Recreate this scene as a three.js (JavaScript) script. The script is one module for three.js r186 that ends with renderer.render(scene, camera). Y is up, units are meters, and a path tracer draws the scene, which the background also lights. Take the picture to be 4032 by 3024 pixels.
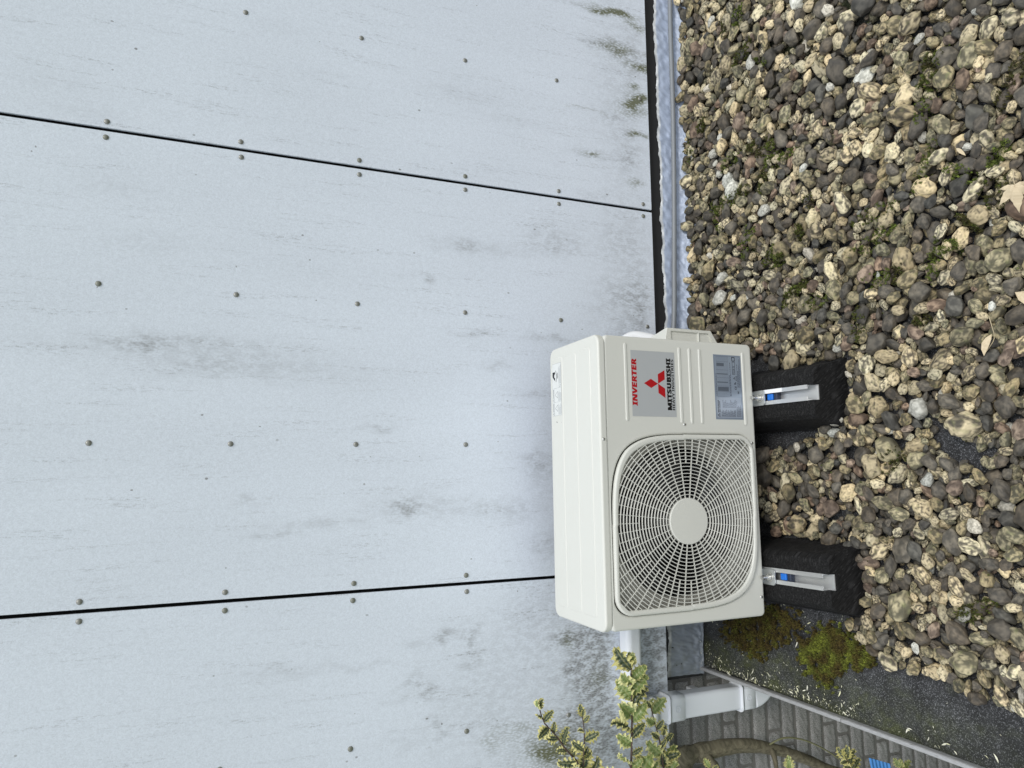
import * as THREE from 'three';
import { RoundedBoxGeometry } from 'three/addons/geometries/RoundedBoxGeometry.js';
import { mergeGeometries, mergeVertices } from 'three/addons/utils/BufferGeometryUtils.js';
import { createNoise3D, createNoise2D } from 'simplex-noise';

// ------------------------------------------------------------------ camera, sky, sun, exposure
const scene = new THREE.Scene();
const renderer = new THREE.WebGLRenderer();
renderer.toneMapping = THREE.LinearToneMapping;
renderer.toneMappingExposure = 1.0;
renderer.shadowMap.enabled = true;

// the photograph was taken with the phone on its side: the camera is rolled a quarter turn
const camera = new THREE.PerspectiveCamera(55.363, 4 / 3, 0.05, 400);
camera.rotation.order = 'YXZ';
camera.position.set(-0.0812, 1.6213, 2.1451);
camera.rotation.set(-0.39683, -0.12781, 0.03934 - Math.PI / 2);
camera.updateMatrixWorld();

// overcast sky: pale, a little cooler at the horizon, brighter towards the zenith
{
  const W = 128, H = 64, d = new Float32Array(W * H * 4);
  for (let j = 0; j < H; j++) for (let i = 0; i < W; i++) {
    const el = ((j + 0.5) / H - 0.5) * Math.PI, s = Math.max(0, Math.sin(el)), k = (j * W + i) * 4;
    const L = el < 0 ? 0.7 : 0.74 + 0.60 * s;
    d[k] = L * 0.945; d[k + 1] = L * 1.0; d[k + 2] = L * 1.075; d[k + 3] = 1;
  }
  const sky = new THREE.DataTexture(d, W, H, THREE.RGBAFormat, THREE.FloatType);
  sky.mapping = THREE.EquirectangularReflectionMapping;
  sky.magFilter = THREE.LinearFilter; sky.needsUpdate = true;
  scene.background = sky; scene.environment = sky;
}
const sun = new THREE.DirectionalLight(0xfffaf2, 1.4);
sun.position.set(1.9, 5.6, 3.7); sun.target.position.set(0, 0.3, 0.4);
sun.castShadow = true; sun.shadow.radius = 34;
sun.shadow.mapSize.set(2048, 2048);
Object.assign(sun.shadow.camera, { left: -4, right: 4, top: 4, bottom: -4, near: 0.5, far: 16 });
scene.add(sun, sun.target);

// ------------------------------------------------------------------ helpers
function rng(seed) { let a = seed >>> 0; return () => { a = (a + 0x6D2B79F5) | 0; let t = Math.imul(a ^ (a >>> 15), 1 | a); t = (t + Math.imul(t ^ (t >>> 7), 61 | t)) ^ t; return ((t ^ (t >>> 14)) >>> 0) / 4294967296; }; }
const sstep = (a, b, x) => { const t = Math.min(1, Math.max(0, (x - a) / (b - a))); return t * t * (3 - 2 * t); };
const lerp = (a, b, t) => a + (b - a) * t;
const taken = {};
function uniq(n) { const k = taken[n] = (taken[n] ?? -1) + 1; return k ? n + '_' + String(k).padStart(3, '0') : n; }
function shadow(o) { o.castShadow = true; o.receiveShadow = true; return o; }
function mesh(name, geo, mat, parent = scene, pos, rot) {
  const m = shadow(new THREE.Mesh(geo, mat)); m.name = uniq(name);
  if (pos) m.position.set(...pos); if (rot) m.rotation.set(...rot);
  parent.add(m); return m;
}
function thing(name, label, category, pos = [0, 0, 0], ry = 0, group) {
  const g = new THREE.Group(); g.name = uniq(name); g.position.set(...pos); g.rotation.y = ry;
  g.userData = { label, category }; if (group) g.userData.group = group; scene.add(g); return g;
}
function tag(o, label, category, group) { o.userData.label = label; o.userData.category = category; if (group) o.userData.group = group; return o; }
const kind = (o, k) => { o.userData.kind = k; return o; };
const std = (rgb, rough = 0.7, o = {}) => new THREE.MeshStandardMaterial({ color: new THREE.Color().setRGB(...rgb), roughness: rough, metalness: 0, ...o });
const vcol = (rough = 0.8, o = {}) => new THREE.MeshStandardMaterial({ vertexColors: true, roughness: rough, ...o });
const box = (w, h, d, x = 0, y = 0, z = 0) => new THREE.BoxGeometry(w, h, d).translate(x, y, z);
const rbox = (w, h, d, r = 0.003, s = 3) => new RoundedBoxGeometry(w, h, d, s, Math.min(r, w / 2.01, h / 2.01, d / 2.01));
function roundRect(w, h, r, cx = 0, cy = 0) {
  const s = new THREE.Shape(), x0 = cx - w / 2, y0 = cy - h / 2, x1 = cx + w / 2, y1 = cy + h / 2;
  s.moveTo(x0 + r, y0); s.lineTo(x1 - r, y0); s.absarc(x1 - r, y0 + r, r, -Math.PI / 2, 0);
  s.lineTo(x1, y1 - r); s.absarc(x1 - r, y1 - r, r, 0, Math.PI / 2);
  s.lineTo(x0 + r, y1); s.absarc(x0 + r, y1 - r, r, Math.PI / 2, Math.PI);
  s.lineTo(x0, y0 + r); s.absarc(x0 + r, y0 + r, r, Math.PI, 1.5 * Math.PI);
  return s;
}
const extrude = (shape, depth, bevel = 0, o = {}) => new THREE.ExtrudeGeometry(shape, { depth, bevelEnabled: bevel > 0, bevelSize: bevel, bevelThickness: bevel, bevelSegments: 4, curveSegments: 16, ...o });
function tube(pts, r, seg = 60, rad = 10, closed = false) { return new THREE.TubeGeometry(new THREE.CatmullRomCurve3(pts.map((p) => new THREE.Vector3(...p))), seg, r, rad, closed); }
// tube with a radius that varies along its length
function taper(pts, radii, seg = 40, rad = 9, wobble = 0, seed = 1) {
  const c = new THREE.CatmullRomCurve3(pts.map((p) => new THREE.Vector3(...p))), fr = c.computeFrenetFrames(seg), P = [], I = [], n3 = createNoise3D(rng(seed));
  for (let i = 0; i <= seg; i++) {
    const t = i / seg, p = c.getPointAt(t), u = t * (radii.length - 1), a = Math.min(radii.length - 2, Math.floor(u)), r = lerp(radii[a], radii[a + 1], u - a);
    for (let j = 0; j < rad; j++) {
      const th = j / rad * 2 * Math.PI, nn = fr.normals[i], b = fr.binormals[i];
      const d = nn.clone().multiplyScalar(Math.cos(th)).addScaledVector(b, Math.sin(th));
      const q = p.clone().addScaledVector(d, r * (1 + wobble * n3(p.x * 30 + d.x, p.y * 30 + d.y, p.z * 30 + d.z)));
      P.push(q.x, q.y, q.z);
    }
  }
  for (let i = 0; i < seg; i++) for (let j = 0; j < rad; j++) { const a = i * rad + j, b = i * rad + (j + 1) % rad, e = a + rad, f = b + rad; I.push(a, b, e, b, f, e); }
  const c0 = P.length / 3; for (const t of [0, 1]) { const p = c.getPointAt(t); P.push(p.x, p.y, p.z); }
  for (let j = 0; j < rad; j++) { I.push(c0, (j + 1) % rad, j); I.push(c0 + 1, seg * rad + j, seg * rad + (j + 1) % rad); }
  const g = new THREE.BufferGeometry(); g.setAttribute('position', new THREE.Float32BufferAttribute(P, 3)); g.setIndex(I); g.computeVertexNormals(); return g;
}
function tex(w, h, fn, repeat = false, srgb = false) {   // fn(i, j) -> [r, g, b] linear 0..1, stored as sRGB
  const d = new Uint8Array(w * h * 4), enc = (v) => { v = Math.min(1, Math.max(0, v)); return 255 * (srgb ? v : v <= 0.0031308 ? 12.92 * v : 1.055 * Math.pow(v, 1 / 2.4) - 0.055); };
  for (let j = 0; j < h; j++) for (let i = 0; i < w; i++) { const c = fn(i, j), k = (j * w + i) * 4; d[k] = enc(c[0]); d[k + 1] = enc(c[1]); d[k + 2] = enc(c[2]); d[k + 3] = 255; }
  const t = new THREE.DataTexture(d, w, h, THREE.RGBAFormat); t.colorSpace = THREE.SRGBColorSpace; t.magFilter = THREE.LinearFilter; t.minFilter = THREE.LinearMipmapLinearFilter; t.generateMipmaps = true;
  if (repeat) t.wrapS = t.wrapT = THREE.MirroredRepeatWrapping; t.needsUpdate = true; return t;
}
function gray(w, h, fn, repeat = true) {
  const d = new Uint8Array(w * h * 4);
  for (let j = 0; j < h; j++) for (let i = 0; i < w; i++) { const v = 255 * Math.min(1, Math.max(0, fn(i, j))), k = (j * w + i) * 4; d[k] = d[k + 1] = d[k + 2] = v; d[k + 3] = 255; }
  const t = new THREE.DataTexture(d, w, h, THREE.RGBAFormat); t.magFilter = THREE.LinearFilter; if (repeat) t.wrapS = t.wrapT = THREE.RepeatWrapping; t.needsUpdate = true; return t;
}
function planarUV(g, fx, fy) { const p = g.attributes.position, uv = new Float32Array(p.count * 2); for (let i = 0; i < p.count; i++) { uv[2 * i] = fx(p.getX(i), p.getY(i), p.getZ(i)); uv[2 * i + 1] = fy(p.getX(i), p.getY(i), p.getZ(i)); } g.setAttribute('uv', new THREE.BufferAttribute(uv, 2)); return g; }
function inPoly(x, z, P) { let c = false; for (let i = 0, j = P.length - 1; i < P.length; j = i++) { const [a, b] = P[i], [e, f] = P[j]; if ((b > z) !== (f > z) && x < (e - a) * (z - b) / (f - b) + a) c = !c; } return c; }
const nA = createNoise2D(rng(11)), nB = createNoise2D(rng(12)), nC = createNoise2D(rng(13)), nD = createNoise2D(rng(14));
const white = (() => { const r = rng(77), a = new Float32Array(1 << 20); for (let i = 0; i < a.length; i++) a[i] = r(); return (i) => a[i & 0xFFFFF]; })();

// ------------------------------------------------------------------ the setting: ground, flat roof
const groundY = -2.6;
{
  const g = new THREE.PlaneGeometry(300, 300, 1, 1).rotateX(-Math.PI / 2);
  planarUV(g, (x) => x / 3, (x, y, z) => z / 3);
  const t = tex(256, 256, (i, j) => { const n = 0.5 + 0.3 * nA(i / 40, j / 40) + 0.25 * nB(i / 7, j / 7) + 0.2 * (white(i * 256 + j) - 0.5); return [0.07 + 0.05 * n, 0.09 + 0.06 * n, 0.04 + 0.025 * n]; }, true);
  kind(mesh('ground', g, new THREE.MeshStandardMaterial({ map: t, roughness: 1 }), scene, [0, groundY, 0]), 'structure');
}
// roofing felt with mineral granules; green algae where the photograph shows it
const feltAlgae = (x, z) => {
  const edge = sstep(0.16, 0.0, x + 0.745) * sstep(1.15, 0.75, z), a = 0.5 + 0.5 * nC(x * 9, z * 7), b = 0.5 + 0.5 * nD(x * 34, z * 30);
  return Math.min(1, Math.max(0, edge * (0.25 + 0.9 * a) * (0.45 + 0.8 * b)) + 0.35 * sstep(0.62, 0.95, a) * b * sstep(-0.3, -0.5, x));
};
const feltMat = (() => {
  const W = 1024, H = 2048, X0 = -0.78, Z0 = -0.1, SX = 1.0, SZ = 2.0;
  const t = tex(W, H, (i, j) => {
    const x = X0 + i / W * SX, z = Z0 + j / H * SZ, w1 = white(i * 7919 + j * 104729), w2 = white((i >> 1) * 611 + (j >> 1) * 9173);
    let v = 0.014 + 0.016 * w2 + 0.009 * nA(x * 14, z * 14);
    if (w2 > 0.84) v += 0.13 * (w2 - 0.84) / 0.16; if (w1 > 0.955) v += 0.20;
    v = Math.max(0.008, v * (1 + 0.3 * nB(x * 4, z * 4)));
    const al = feltAlgae(x, z) * (0.4 + 0.6 * w2);
    return [lerp(v * 0.98, 0.040 + v * 0.5, al), lerp(v, 0.046 + v * 0.55, al), lerp(v * 1.06, 0.010 + v * 0.3, al)];
  }, true);
  const b = gray(512, 512, (i, j) => 0.35 * white(i * 733 + j * 5171) + 0.65 * white((i >> 1) * 97 + (j >> 1) * 3571));
  return new THREE.MeshStandardMaterial({ map: t, bumpMap: b, bumpScale: 0.0012, roughness: 0.85 });
})();
{
  const g = new RoundedBoxGeometry(4.0, 0.2, 3.3, 2, 0.004).translate(2.0 - 0.752, -0.1, 1.65 - 0.05);
  planarUV(g, (x) => (x + 0.78) / 1.0, (x, y, z) => (z + 0.1) / 2.0);
  kind(mesh('flat_roof', g, feltMat), 'structure');
}
// ------------------------------------------------------------------ clad wall above, brick below
const STAINS = [[0.55,0.26,0.35,0.10,0.28,0],[0.2,0.30,0.3,0.12,0.25,0],[1.3,0.28,0.4,0.11,0.25,0],[-0.85,0.62,0.25,0.22,0.3,0],[-0.55,0.62,0.10,0.14,0.3,0],[-0.75,0.85,0.2,0.12,0.18,0],[0.263,1.787,0.015,0.061,0.6,0],[0.279,1.675,0.018,0.141,0.35,0],[0.239,1.58,0.038,0.222,0.25,0],[0.252,1.914,0.019,0.117,0.22,0],[0.207,1.433,0.034,0.262,0.22,0],[0.633,0.88,0.018,0.071,0.5,0],[0.687,0.55,0.052,0.106,0.5,0],[0.348,0.85,0.009,0.063,0.45,0],[0.35,0.574,0.011,0.086,0.6,0],[0.519,1.031,0.012,0.067,0.2,0],[0.517,0.987,0.007,0.018,0.6,0],[0.252,0.756,0.012,0.064,0.35,0],[0.051,1.141,0.012,0.041,0.5,0],[-0.191,1.07,0.016,0.05,0.6,0],[-0.179,1.027,0.03,0.145,0.35,0],[-0.2,0.76,0.029,0.127,0.4,0],[-0.223,1.297,0.012,0.118,0.35,0],[-0.25,1.433,0.011,0.067,0.45,0],[-0.153,1.508,0.01,0.036,0.35,0],[0.166,0.644,0.018,0.067,0.4,0],[-0.057,0.631,0.03,0.058,0.4,0],[-0.619,1.363,0.017,0.112,0.2,0],[-0.608,1.412,0.009,0.061,0.35,0],[-0.087,0.615,0.088,0.041,0.3,0],[-0.321,0.603,0.043,0.041,0.4,0],[-0.572,0.955,0.014,0.026,0.6,0],[-0.562,0.919,0.012,0.02,0.6,0],[-0.574,0.865,0.03,0.023,0.6,0],[-0.585,1.025,0.016,0.035,0.3,0],[-0.69,1.018,0.036,0.034,0.5,0],[-0.72,0.983,0.018,0.02,0.55,0],[-0.813,0.962,0.058,0.02,0.35,0],[-0.726,1.093,0.012,0.055,0.2,0],[-0.843,1.065,0.033,0.082,0.18,0],[-0.636,0.854,0.029,0.027,0.3,0],[-0.626,1.186,0.01,0.079,0.25,0],[-0.608,0.51,0.019,0.067,1.05,0],[-0.666,0.427,0.045,0.065,1.12,0],[-0.628,0.375,0.043,0.039,0.75,0],[-0.717,0.479,0.031,0.067,0.68,0],[-0.935,0.613,0.047,0.087,0.6,1],[-0.92,0.533,0.055,0.065,0.9,0],[-0.878,0.433,0.084,0.051,0.9,0],[-0.768,0.413,0.056,0.051,0.75,0],[-0.857,0.69,0.024,0.047,0.3,1],[-0.884,0.781,0.029,0.033,0.3,1],[-0.916,0.366,0.098,0.034,0.9,0],[-0.85,0.214,0.23,0.045,0.83,0],[-0.673,0.207,0.089,0.04,0.75,0],[1.571,0.328,0.014,0.071,0.9,1],[1.575,0.269,0.013,0.055,0.7,1],[1.568,0.404,0.01,0.096,0.4,0],[1.441,0.303,0.027,0.095,0.5,0],[1.431,0.284,0.025,0.063,0.65,1],[1.382,0.207,0.013,0.044,0.9,1],[1.545,0.207,0.015,0.036,0.6,1],[1.429,0.37,0.007,0.073,0.5,0],[1.233,0.226,0.032,0.052,1.0,1],[1.256,0.211,0.022,0.035,0.9,1],[1.302,0.204,0.008,0.028,0.7,1],[1.177,0.301,0.011,0.097,0.4,0],[1.179,0.423,0.006,0.056,0.3,1],[1.12,0.206,0.012,0.035,0.8,1],[1.117,0.246,0.018,0.06,0.4,0],[1.029,0.249,0.045,0.055,0.5,0],[1.02,0.409,0.01,0.033,0.7,1],[1.02,0.409,0.017,0.065,0.3,0],[0.932,0.233,0.018,0.028,0.5,1],[0.869,0.404,0.016,0.071,0.3,0],[1.425,0.215,0.091,0.048,0.4,0],[0.946,2.014,0.026,0.096,0.12,0],[0.881,1.946,0.018,0.075,0.18,0],[0.687,1.872,0.025,0.066,0.15,0],[0.546,1.766,0.033,0.127,0.15,0],[0.21,1.65,0.025,0.07,0.2,0],[1.235,1.46,0.026,0.107,0.12,0],[0.632,0.753,0.021,0.116,0.2,0],[1.083,0.715,0.013,0.102,0.15,0],[1.142,0.91,0.013,0.096,0.2,0],[1.118,1.323,0.009,0.083,0.15,0],[0.523,0.228,0.1,0.039,0.35,0],[0.716,0.297,0.05,0.076,0.2,0],[0.441,0.212,0.05,0.027,0.4,0],[0.515,0.322,0.049,0.094,0.25,0],[-0.72,0.235,0.16,0.05,0.9,0],[-0.95,0.22,0.16,0.06,0.8,0],[-0.62,0.23,0.08,0.05,0.7,0],[-0.68,0.46,0.08,0.06,0.6,0],[-0.78,0.47,0.1,0.07,0.6,0],[-0.95,0.42,0.1,0.12,0.6,0],[-0.62,0.52,0.03,0.02,0.5,1],[-0.74,0.42,0.03,0.03,0.4,1],[-0.6,0.44,0.04,0.05,0.7,0],[-0.95,0.55,0.06,0.08,0.5,1]];
function panelTexture(x0, x1, y0, y1, seed) {
  const W = 1024, H = 2048, r = rng(seed), ox = r() * 50;
  const list = STAINS.filter((s) => s[0] + 3 * s[2] > x0 && s[0] - 3 * s[2] < x1);
  const sp = Array.from({ length: 60 }, () => [x0 + r() * (x1 - x0), y0 + r() * (y1 - y0), 0.0012 + 0.0018 * r(), 0.3 + 0.5 * r()]);
  const cell = new Map(); for (const s of sp) { const k = Math.floor(s[0] * 20) + ',' + Math.floor(s[1] * 20); (cell.get(k) ?? cell.set(k, []).get(k)).push(s); }
  // coarse stain field (then broken up by the grain below)
  const cw = 256, ch = 512, F = new Float32Array(cw * ch * 2);
  for (let j = 0; j < ch; j++) for (let i = 0; i < cw; i++) {
    const X = x0 + (i + 0.5) / cw * (x1 - x0), Y = y0 + (j + 0.5) / ch * (y1 - y0); let a = 0, b = 0;
    const wx = X + 0.012 * nA(X * 14, Y * 9), wy = Y + 0.03 * nB(X * 18, Y * 6);
    for (const s of list) { const dx = (wx - s[0]) / s[2], dy = (wy - s[1]) / s[3], q = dx * dx + dy * dy; if (q < 6) { const e = s[4] * Math.exp(-q * 0.9); if (s[5]) b += e; else a += e; } }
    F[(j * cw + i) * 2] = a; F[(j * cw + i) * 2 + 1] = b;
  }
  const at = (i, j, c) => F[(Math.min(ch - 1, j >> 2) * cw + Math.min(cw - 1, i >> 2)) * 2 + c];
  return tex(W, H, (i, j) => {
    const X = x0 + (i + 0.5) / W * (x1 - x0), Y = y0 + (j + 0.5) / H * (y1 - y0);
    const w = white(i * 7351 + j * 99991 + seed), wb = white((i >> 1) * 557 + (j >> 1) * 8837 + seed);
    const wc = white((i >> 2) * 331 + (j >> 2) * 7411 + seed);
    let v = 1 + 0.06 * (w - 0.5) + 0.11 * (wb - 0.5) + 0.05 * (wc - 0.5) + 0.02 * nA(X * 3 + ox, Y * 1.3) + 0.018 * nB(X * 60, Y * 60);
    // run-off streaks: long in y, narrow in x, only where grain lets them catch
    const str = nC(X * 22 + ox, Y * 1.7) + 0.6 * nD(X * 80 + ox, Y * 4.5), fine = nA(X * 210, Y * 34) + 0.7 * nB(X * 420, Y * 190);
    let dirt = sstep(0.35, 1.4, str) * sstep(-0.1, 1.1, fine) * 0.42 + 0.10 * sstep(0.0, 1.0, nB(X * 5 + ox, Y * 0.9)) * sstep(0.2, 1.0, fine);
    const g1 = 0.5 + 0.33 * fine, g2 = 0.5 + 0.5 * nD(X * 130, Y * 60);
    const a = at(i, j, 0), b = at(i, j, 1);
    const c1 = 0.5 + 0.5 * nB(X * 38 + 7, Y * 20), c2 = 0.5 + 0.5 * nC(X * 310, Y * 170);
    dirt += Math.min(1.15, a) * (0.12 + 0.55 * sstep(0.2, 0.9, c1 * 0.7 + g2 * 0.45) * (0.35 + 0.5 * c2 + 0.45 * wb) + 0.25 * sstep(0.5, 1.0, g1 * 0.6 + g2 * 0.5));
    const green = Math.min(1, b * 1.3 * sstep(0.25, 0.75, g1 * 0.55 + g2 * 0.5 + b * 0.18));
    const list2 = cell.get(Math.floor(X * 20) + ',' + Math.floor(Y * 20)); if (list2) for (const s of list2) if (Math.hypot(X - s[0], (Y - s[1]) * 0.7) < s[2]) dirt += s[3];
    dirt = Math.min(0.85, dirt);
    let c = [0.695 * v, 0.75 * v, 0.825 * v];
    c = [lerp(c[0], 0.165, dirt), lerp(c[1], 0.165, dirt), lerp(c[2], 0.16, dirt)];
    return [lerp(c[0], 0.115, green * 0.92), lerp(c[1], 0.122, green * 0.92), lerp(c[2], 0.052, green * 0.92)];
  });
}
const panelBottom = 0.163, panelTop = 2.76;
const wall = thing('cladding_wall', 'pale grey sheet cladding with dome screws above the roof', 'wall');
{
  const rows = [0.198, 0.536, 0.872, 1.2116, 1.551, 1.8897, 2.228, 2.566];
  const joints = [-1.678, -0.4187, 0.8407, 2.1];
  const cols = [[-1.648, -1.245, -0.8436, -0.4423], [-0.395, 0.0, 0.4162, 0.8182], [0.8632, 1.261, 1.665, 2.07]];
  const dome = new THREE.LatheGeometry([[0, 0.0046], [0.003, 0.0044], [0.0056, 0.0034], [0.0072, 0.0018], [0.0076, 0], [0.0085, -0.0004]].map(([a, b]) => new THREE.Vector2(a, b)), 18).rotateX(Math.PI / 2);
  const sm = [std([0.30, 0.30, 0.275], 0.42, { metalness: 0.55 }), std([0.24, 0.245, 0.21], 0.5, { metalness: 0.45 })];
  const bump = gray(512, 512, (i, j) => 0.5 * white(i * 733 + j * 5171) + 0.5 * white((i >> 1) * 97 + (j >> 1) * 3571));
  const R = rng(5);
  for (let k = 0; k < 3; k++) {
    const x0 = joints[k] + 0.0056, x1 = joints[k + 1] - 0.0056;
    const g = extrude(roundRect(x1 - x0, panelTop - panelBottom, 0.0008, (x0 + x1) / 2, (panelTop + panelBottom) / 2), 0.0068, 0.0006, { bevelSegments: 1 }).translate(0, 0, -0.0074);
    planarUV(g, (x) => (x - x0) / (x1 - x0), (x, y) => (y - panelBottom) / (panelTop - panelBottom));
    const m = new THREE.MeshStandardMaterial({ map: panelTexture(x0, x1, panelBottom, panelTop, 100 + k * 17), roughness: 0.82, bumpMap: bump, bumpScale: 0.0002 });
    const p = mesh('cladding_panel', g, m, wall);
    for (const x of cols[k]) for (const y of rows) {
      if (k === 0 && x < -1.4 && y < 0) continue;
      mesh('screw', dome, sm[R() < 0.6 ? 0 : 1], p, [x + (R() - 0.5) * 0.002, y + (R() - 0.5) * 0.003, -0.0002], [0, 0, R() * 6]);
    }
  }
  mesh('backing_membrane', box(3.74, 2.60, 0.004, 0.211, 1.462, -0.042), std([0.012, 0.012, 0.013], 0.8), wall);
}
// brick wall under the cladding, left of the roof edge (and on behind the roof)
const brickWall = thing('brick_wall', 'grey rough brick wall below the pale cladding', 'wall');
{
  const R = rng(31), n3 = createNoise3D(rng(32)), zf = -0.062;
  const mortar = std([0.19, 0.185, 0.172], 0.95);
  mesh('mortar_bed', box(3.74, 5.36 + 0.1, 0.16, 0.211, (groundY + 2.74) / 2, zf - 0.09), mortar, brickWall);
  const variants = [], mats = [];
  for (let k = 0; k < 5; k++) {
    const t = tex(128, 64, (i, j) => { const f = 0.5 + 0.5 * nA(i / 5 + k * 30, j / 5), g = nB(i / 2.2 + k * 9, j / 2.2), v = (0.32 + 0.02 * k) * (0.72 + 0.4 * f + 0.42 * g + 0.55 * (white(i * 31 + j * 977 + k) - 0.5) - 0.55 * sstep(0.45, 0.75, nC(i / 3.5 + k * 4, j / 3.5))); return [v, v * 0.995, v * 0.96]; });
    mats.push(new THREE.MeshStandardMaterial({ map: t, roughness: 0.95 }));
  }
  for (const [w, kk] of [[0.208, 4], [0.098, 2]]) for (let k = 0; k < kk; k++) {
    const g0 = new THREE.BoxGeometry(w, 0.055, 0.03, Math.round(w * 110), 8, 1), p = g0.attributes.position;
    for (let i = 0; i < p.count; i++) {
      let x = p.getX(i), y = p.getY(i), z = p.getZ(i); const ex = Math.abs(x) / (w / 2), ey = Math.abs(y) / 0.027;
      const d = n3(x * 60 + k * 9, y * 60, 3 + k), d2 = n3(x * 170 + k * 5, y * 170, 9);
      if (z > 0) z += 0.0020 * d + 0.0020 * d2 - 0.0035 * (Math.pow(ex, 30) + Math.pow(ey, 16));
      x += 0.0016 * n3(y * 70 + k, z * 50, x * 9); y += 0.0016 * n3(x * 60, z * 50, k * 3);
      p.setXYZ(i, x, y, z);
    }
    g0.computeVertexNormals(); variants.push([w, g0]);
  }
  // courses 66 mm high
  for (let c = 0; c < 30; c++) {
    const y = 0.122 - c * 0.0662; let x = -1.62 + (c % 2 ? 0.055 : 0) - (R() * 0.03), n = c;
    const xEnd = y > -0.2 ? -0.66 : -0.72;
    while (x < xEnd) {
      const small = (n++ % 5) === 3, pool = variants.filter((v) => (v[0] < 0.15) === small), [w, g] = pool[Math.floor(R() * pool.length)];
      mesh('brick', g, mats[Math.floor(R() * mats.length)], brickWall, [x + w / 2, y + (R() - 0.5) * 0.003, zf - 0.0205 + R() * 0.002], [(R() - 0.5) * 0.03, 0, (R() - 0.5) * 0.012]);
      x += w + 0.0115;
    }
  }
}
// the wall that carries the free edge of the roof (seen only from the garden)
tag(mesh('extension_wall', box(0.1, -groundY - 0.2, 3.1, -0.68, (groundY - 0.2) / 2, 1.6), std([0.13, 0.13, 0.125], 0.95)), 'grey wall carrying the free edge of the flat roof', 'wall');

// upstand membrane and lead flashing where roof meets wall
tag(mesh('wall_upstand', rbox(3.95, 0.15, 0.016, 0.003).translate(1.975 - 0.79, 0.075, -0.03), std([0.02, 0.02, 0.021], 0.6)), 'black membrane strip between the cladding and the lead flashing', 'membrane');
{
  const N = 620, prof = [], P = [], I = [], C = [], rows = 22, n2 = createNoise2D(rng(61)), n2b = createNoise2D(rng(62));
  const key = [[-0.0195, 0.110], [-0.0165, 0.088], [-0.012, 0.06], [-0.003, 0.038], [0.012, 0.022], [0.03, 0.010], [0.042, 0.006]];
  const cv = new THREE.CatmullRomCurve3(key.map(([z, y]) => new THREE.Vector3(0, y, z)));
  for (let j = 0; j <= rows; j++) prof.push(cv.getPoint(j / rows));
  const x0 = -0.779, x1 = 3.1;
  for (let i = 0; i <= N; i++) for (let j = 0; j <= rows; j++) {
    const x = x0 + (x1 - x0) * Math.pow(i / N, 1.25), p = prof[j], e = 1 - j / rows;
    const left = sstep(-0.5, -0.62, x);
    let y = p.y + left * 0.034 * Math.max(0, 1 - j / 14) + (j < 5 ? (1 - j / 5) : 0) * (0.0055 * n2(x * 7, 2) + 0.0035 * n2(x * 24, 7) + 0.0012 * n2(x * 90, 4)) , z = lerp(p.z, -0.0195 + (p.z + 0.0195) * 0.22, left);
    const d = 0.0030 * n2b(x * 26, j * 0.22) + 0.0018 * n2b(x * 75 + 9, j * 0.5) + 0.0010 * n2b(x * 160, j * 0.9);
    z += d * (j > rows - 3 ? 0.4 : 1); y += d * 0.5; if (j === rows) z += 0.004 * n2(x * 9, 20); y = Math.max(y, 0.0035 + 0.001 * e);
    const rim = j < 1.5 ? 1 : 0, pat = 0.5 + 0.5 * n2(x * 22, j * 0.35), pat2 = 0.5 + 0.5 * n2b(x * 60, j * 1.1);
    let c = [0.40, 0.46, 0.575].map((v) => v * (0.72 + 0.36 * pat + 0.18 * pat2)); if (rim) c = [0.74, 0.76, 0.77];
    const old = left * (0.35 + 0.3 * pat + 0.2 * pat2); c = c.map((v, q) => lerp(v, [0.12, 0.125, 0.10][q], old));
    P.push(x, y, z); C.push(...c);
  }
  for (let i = 0; i < N; i++) for (let j = 0; j < rows; j++) { const a = i * (rows + 1) + j, b = a + rows + 1; I.push(a, a + 1, b, b, a + 1, b + 1); }
  const g = new THREE.BufferGeometry(); g.setAttribute('position', new THREE.Float32BufferAttribute(P, 3)); g.setAttribute('color', new THREE.Float32BufferAttribute(C, 3)); g.setIndex(I); g.computeVertexNormals();
  // give the sheet a thickness of 2 mm
  const back = g.clone(), bp = back.attributes.position, bn = g.attributes.normal; for (let i = 0; i < bp.count; i++) bp.setXYZ(i, bp.getX(i) - 0.002 * bn.getX(i), Math.max(0.0008, bp.getY(i) - 0.002 * bn.getY(i)), bp.getZ(i) - 0.002 * bn.getZ(i));
  const bi = back.index.array; for (let i = 0; i < bi.length; i += 3) { const t = bi[i]; bi[i] = bi[i + 1]; bi[i + 1] = t; } back.computeVertexNormals();
  tag(mesh('lead_flashing', mergeGeometries([g, back]), vcol(0.46, { metalness: 0.1, side: THREE.DoubleSide })), 'crinkled pale blue lead flashing strip along the foot of the wall', 'flashing');
}
tag(mesh('conduit', tube([[3.0, 0.030, 0.034], [2.2, 0.040, 0.018], [1.66, 0.057, 0.011], [1.2, 0.061, 0.009], [0.94, 0.067, 0.007], [0.66, 0.077, 0.005], [0.43, 0.088, 0.004], [0.26, 0.12, 0.012], [0.17, 0.19, 0.03], [0.12, 0.3, 0.04]], 0.0088, 160, 14), std([0.22, 0.235, 0.25], 0.42)), 'thin grey conduit lying along the lead flashing', 'conduit');

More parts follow.
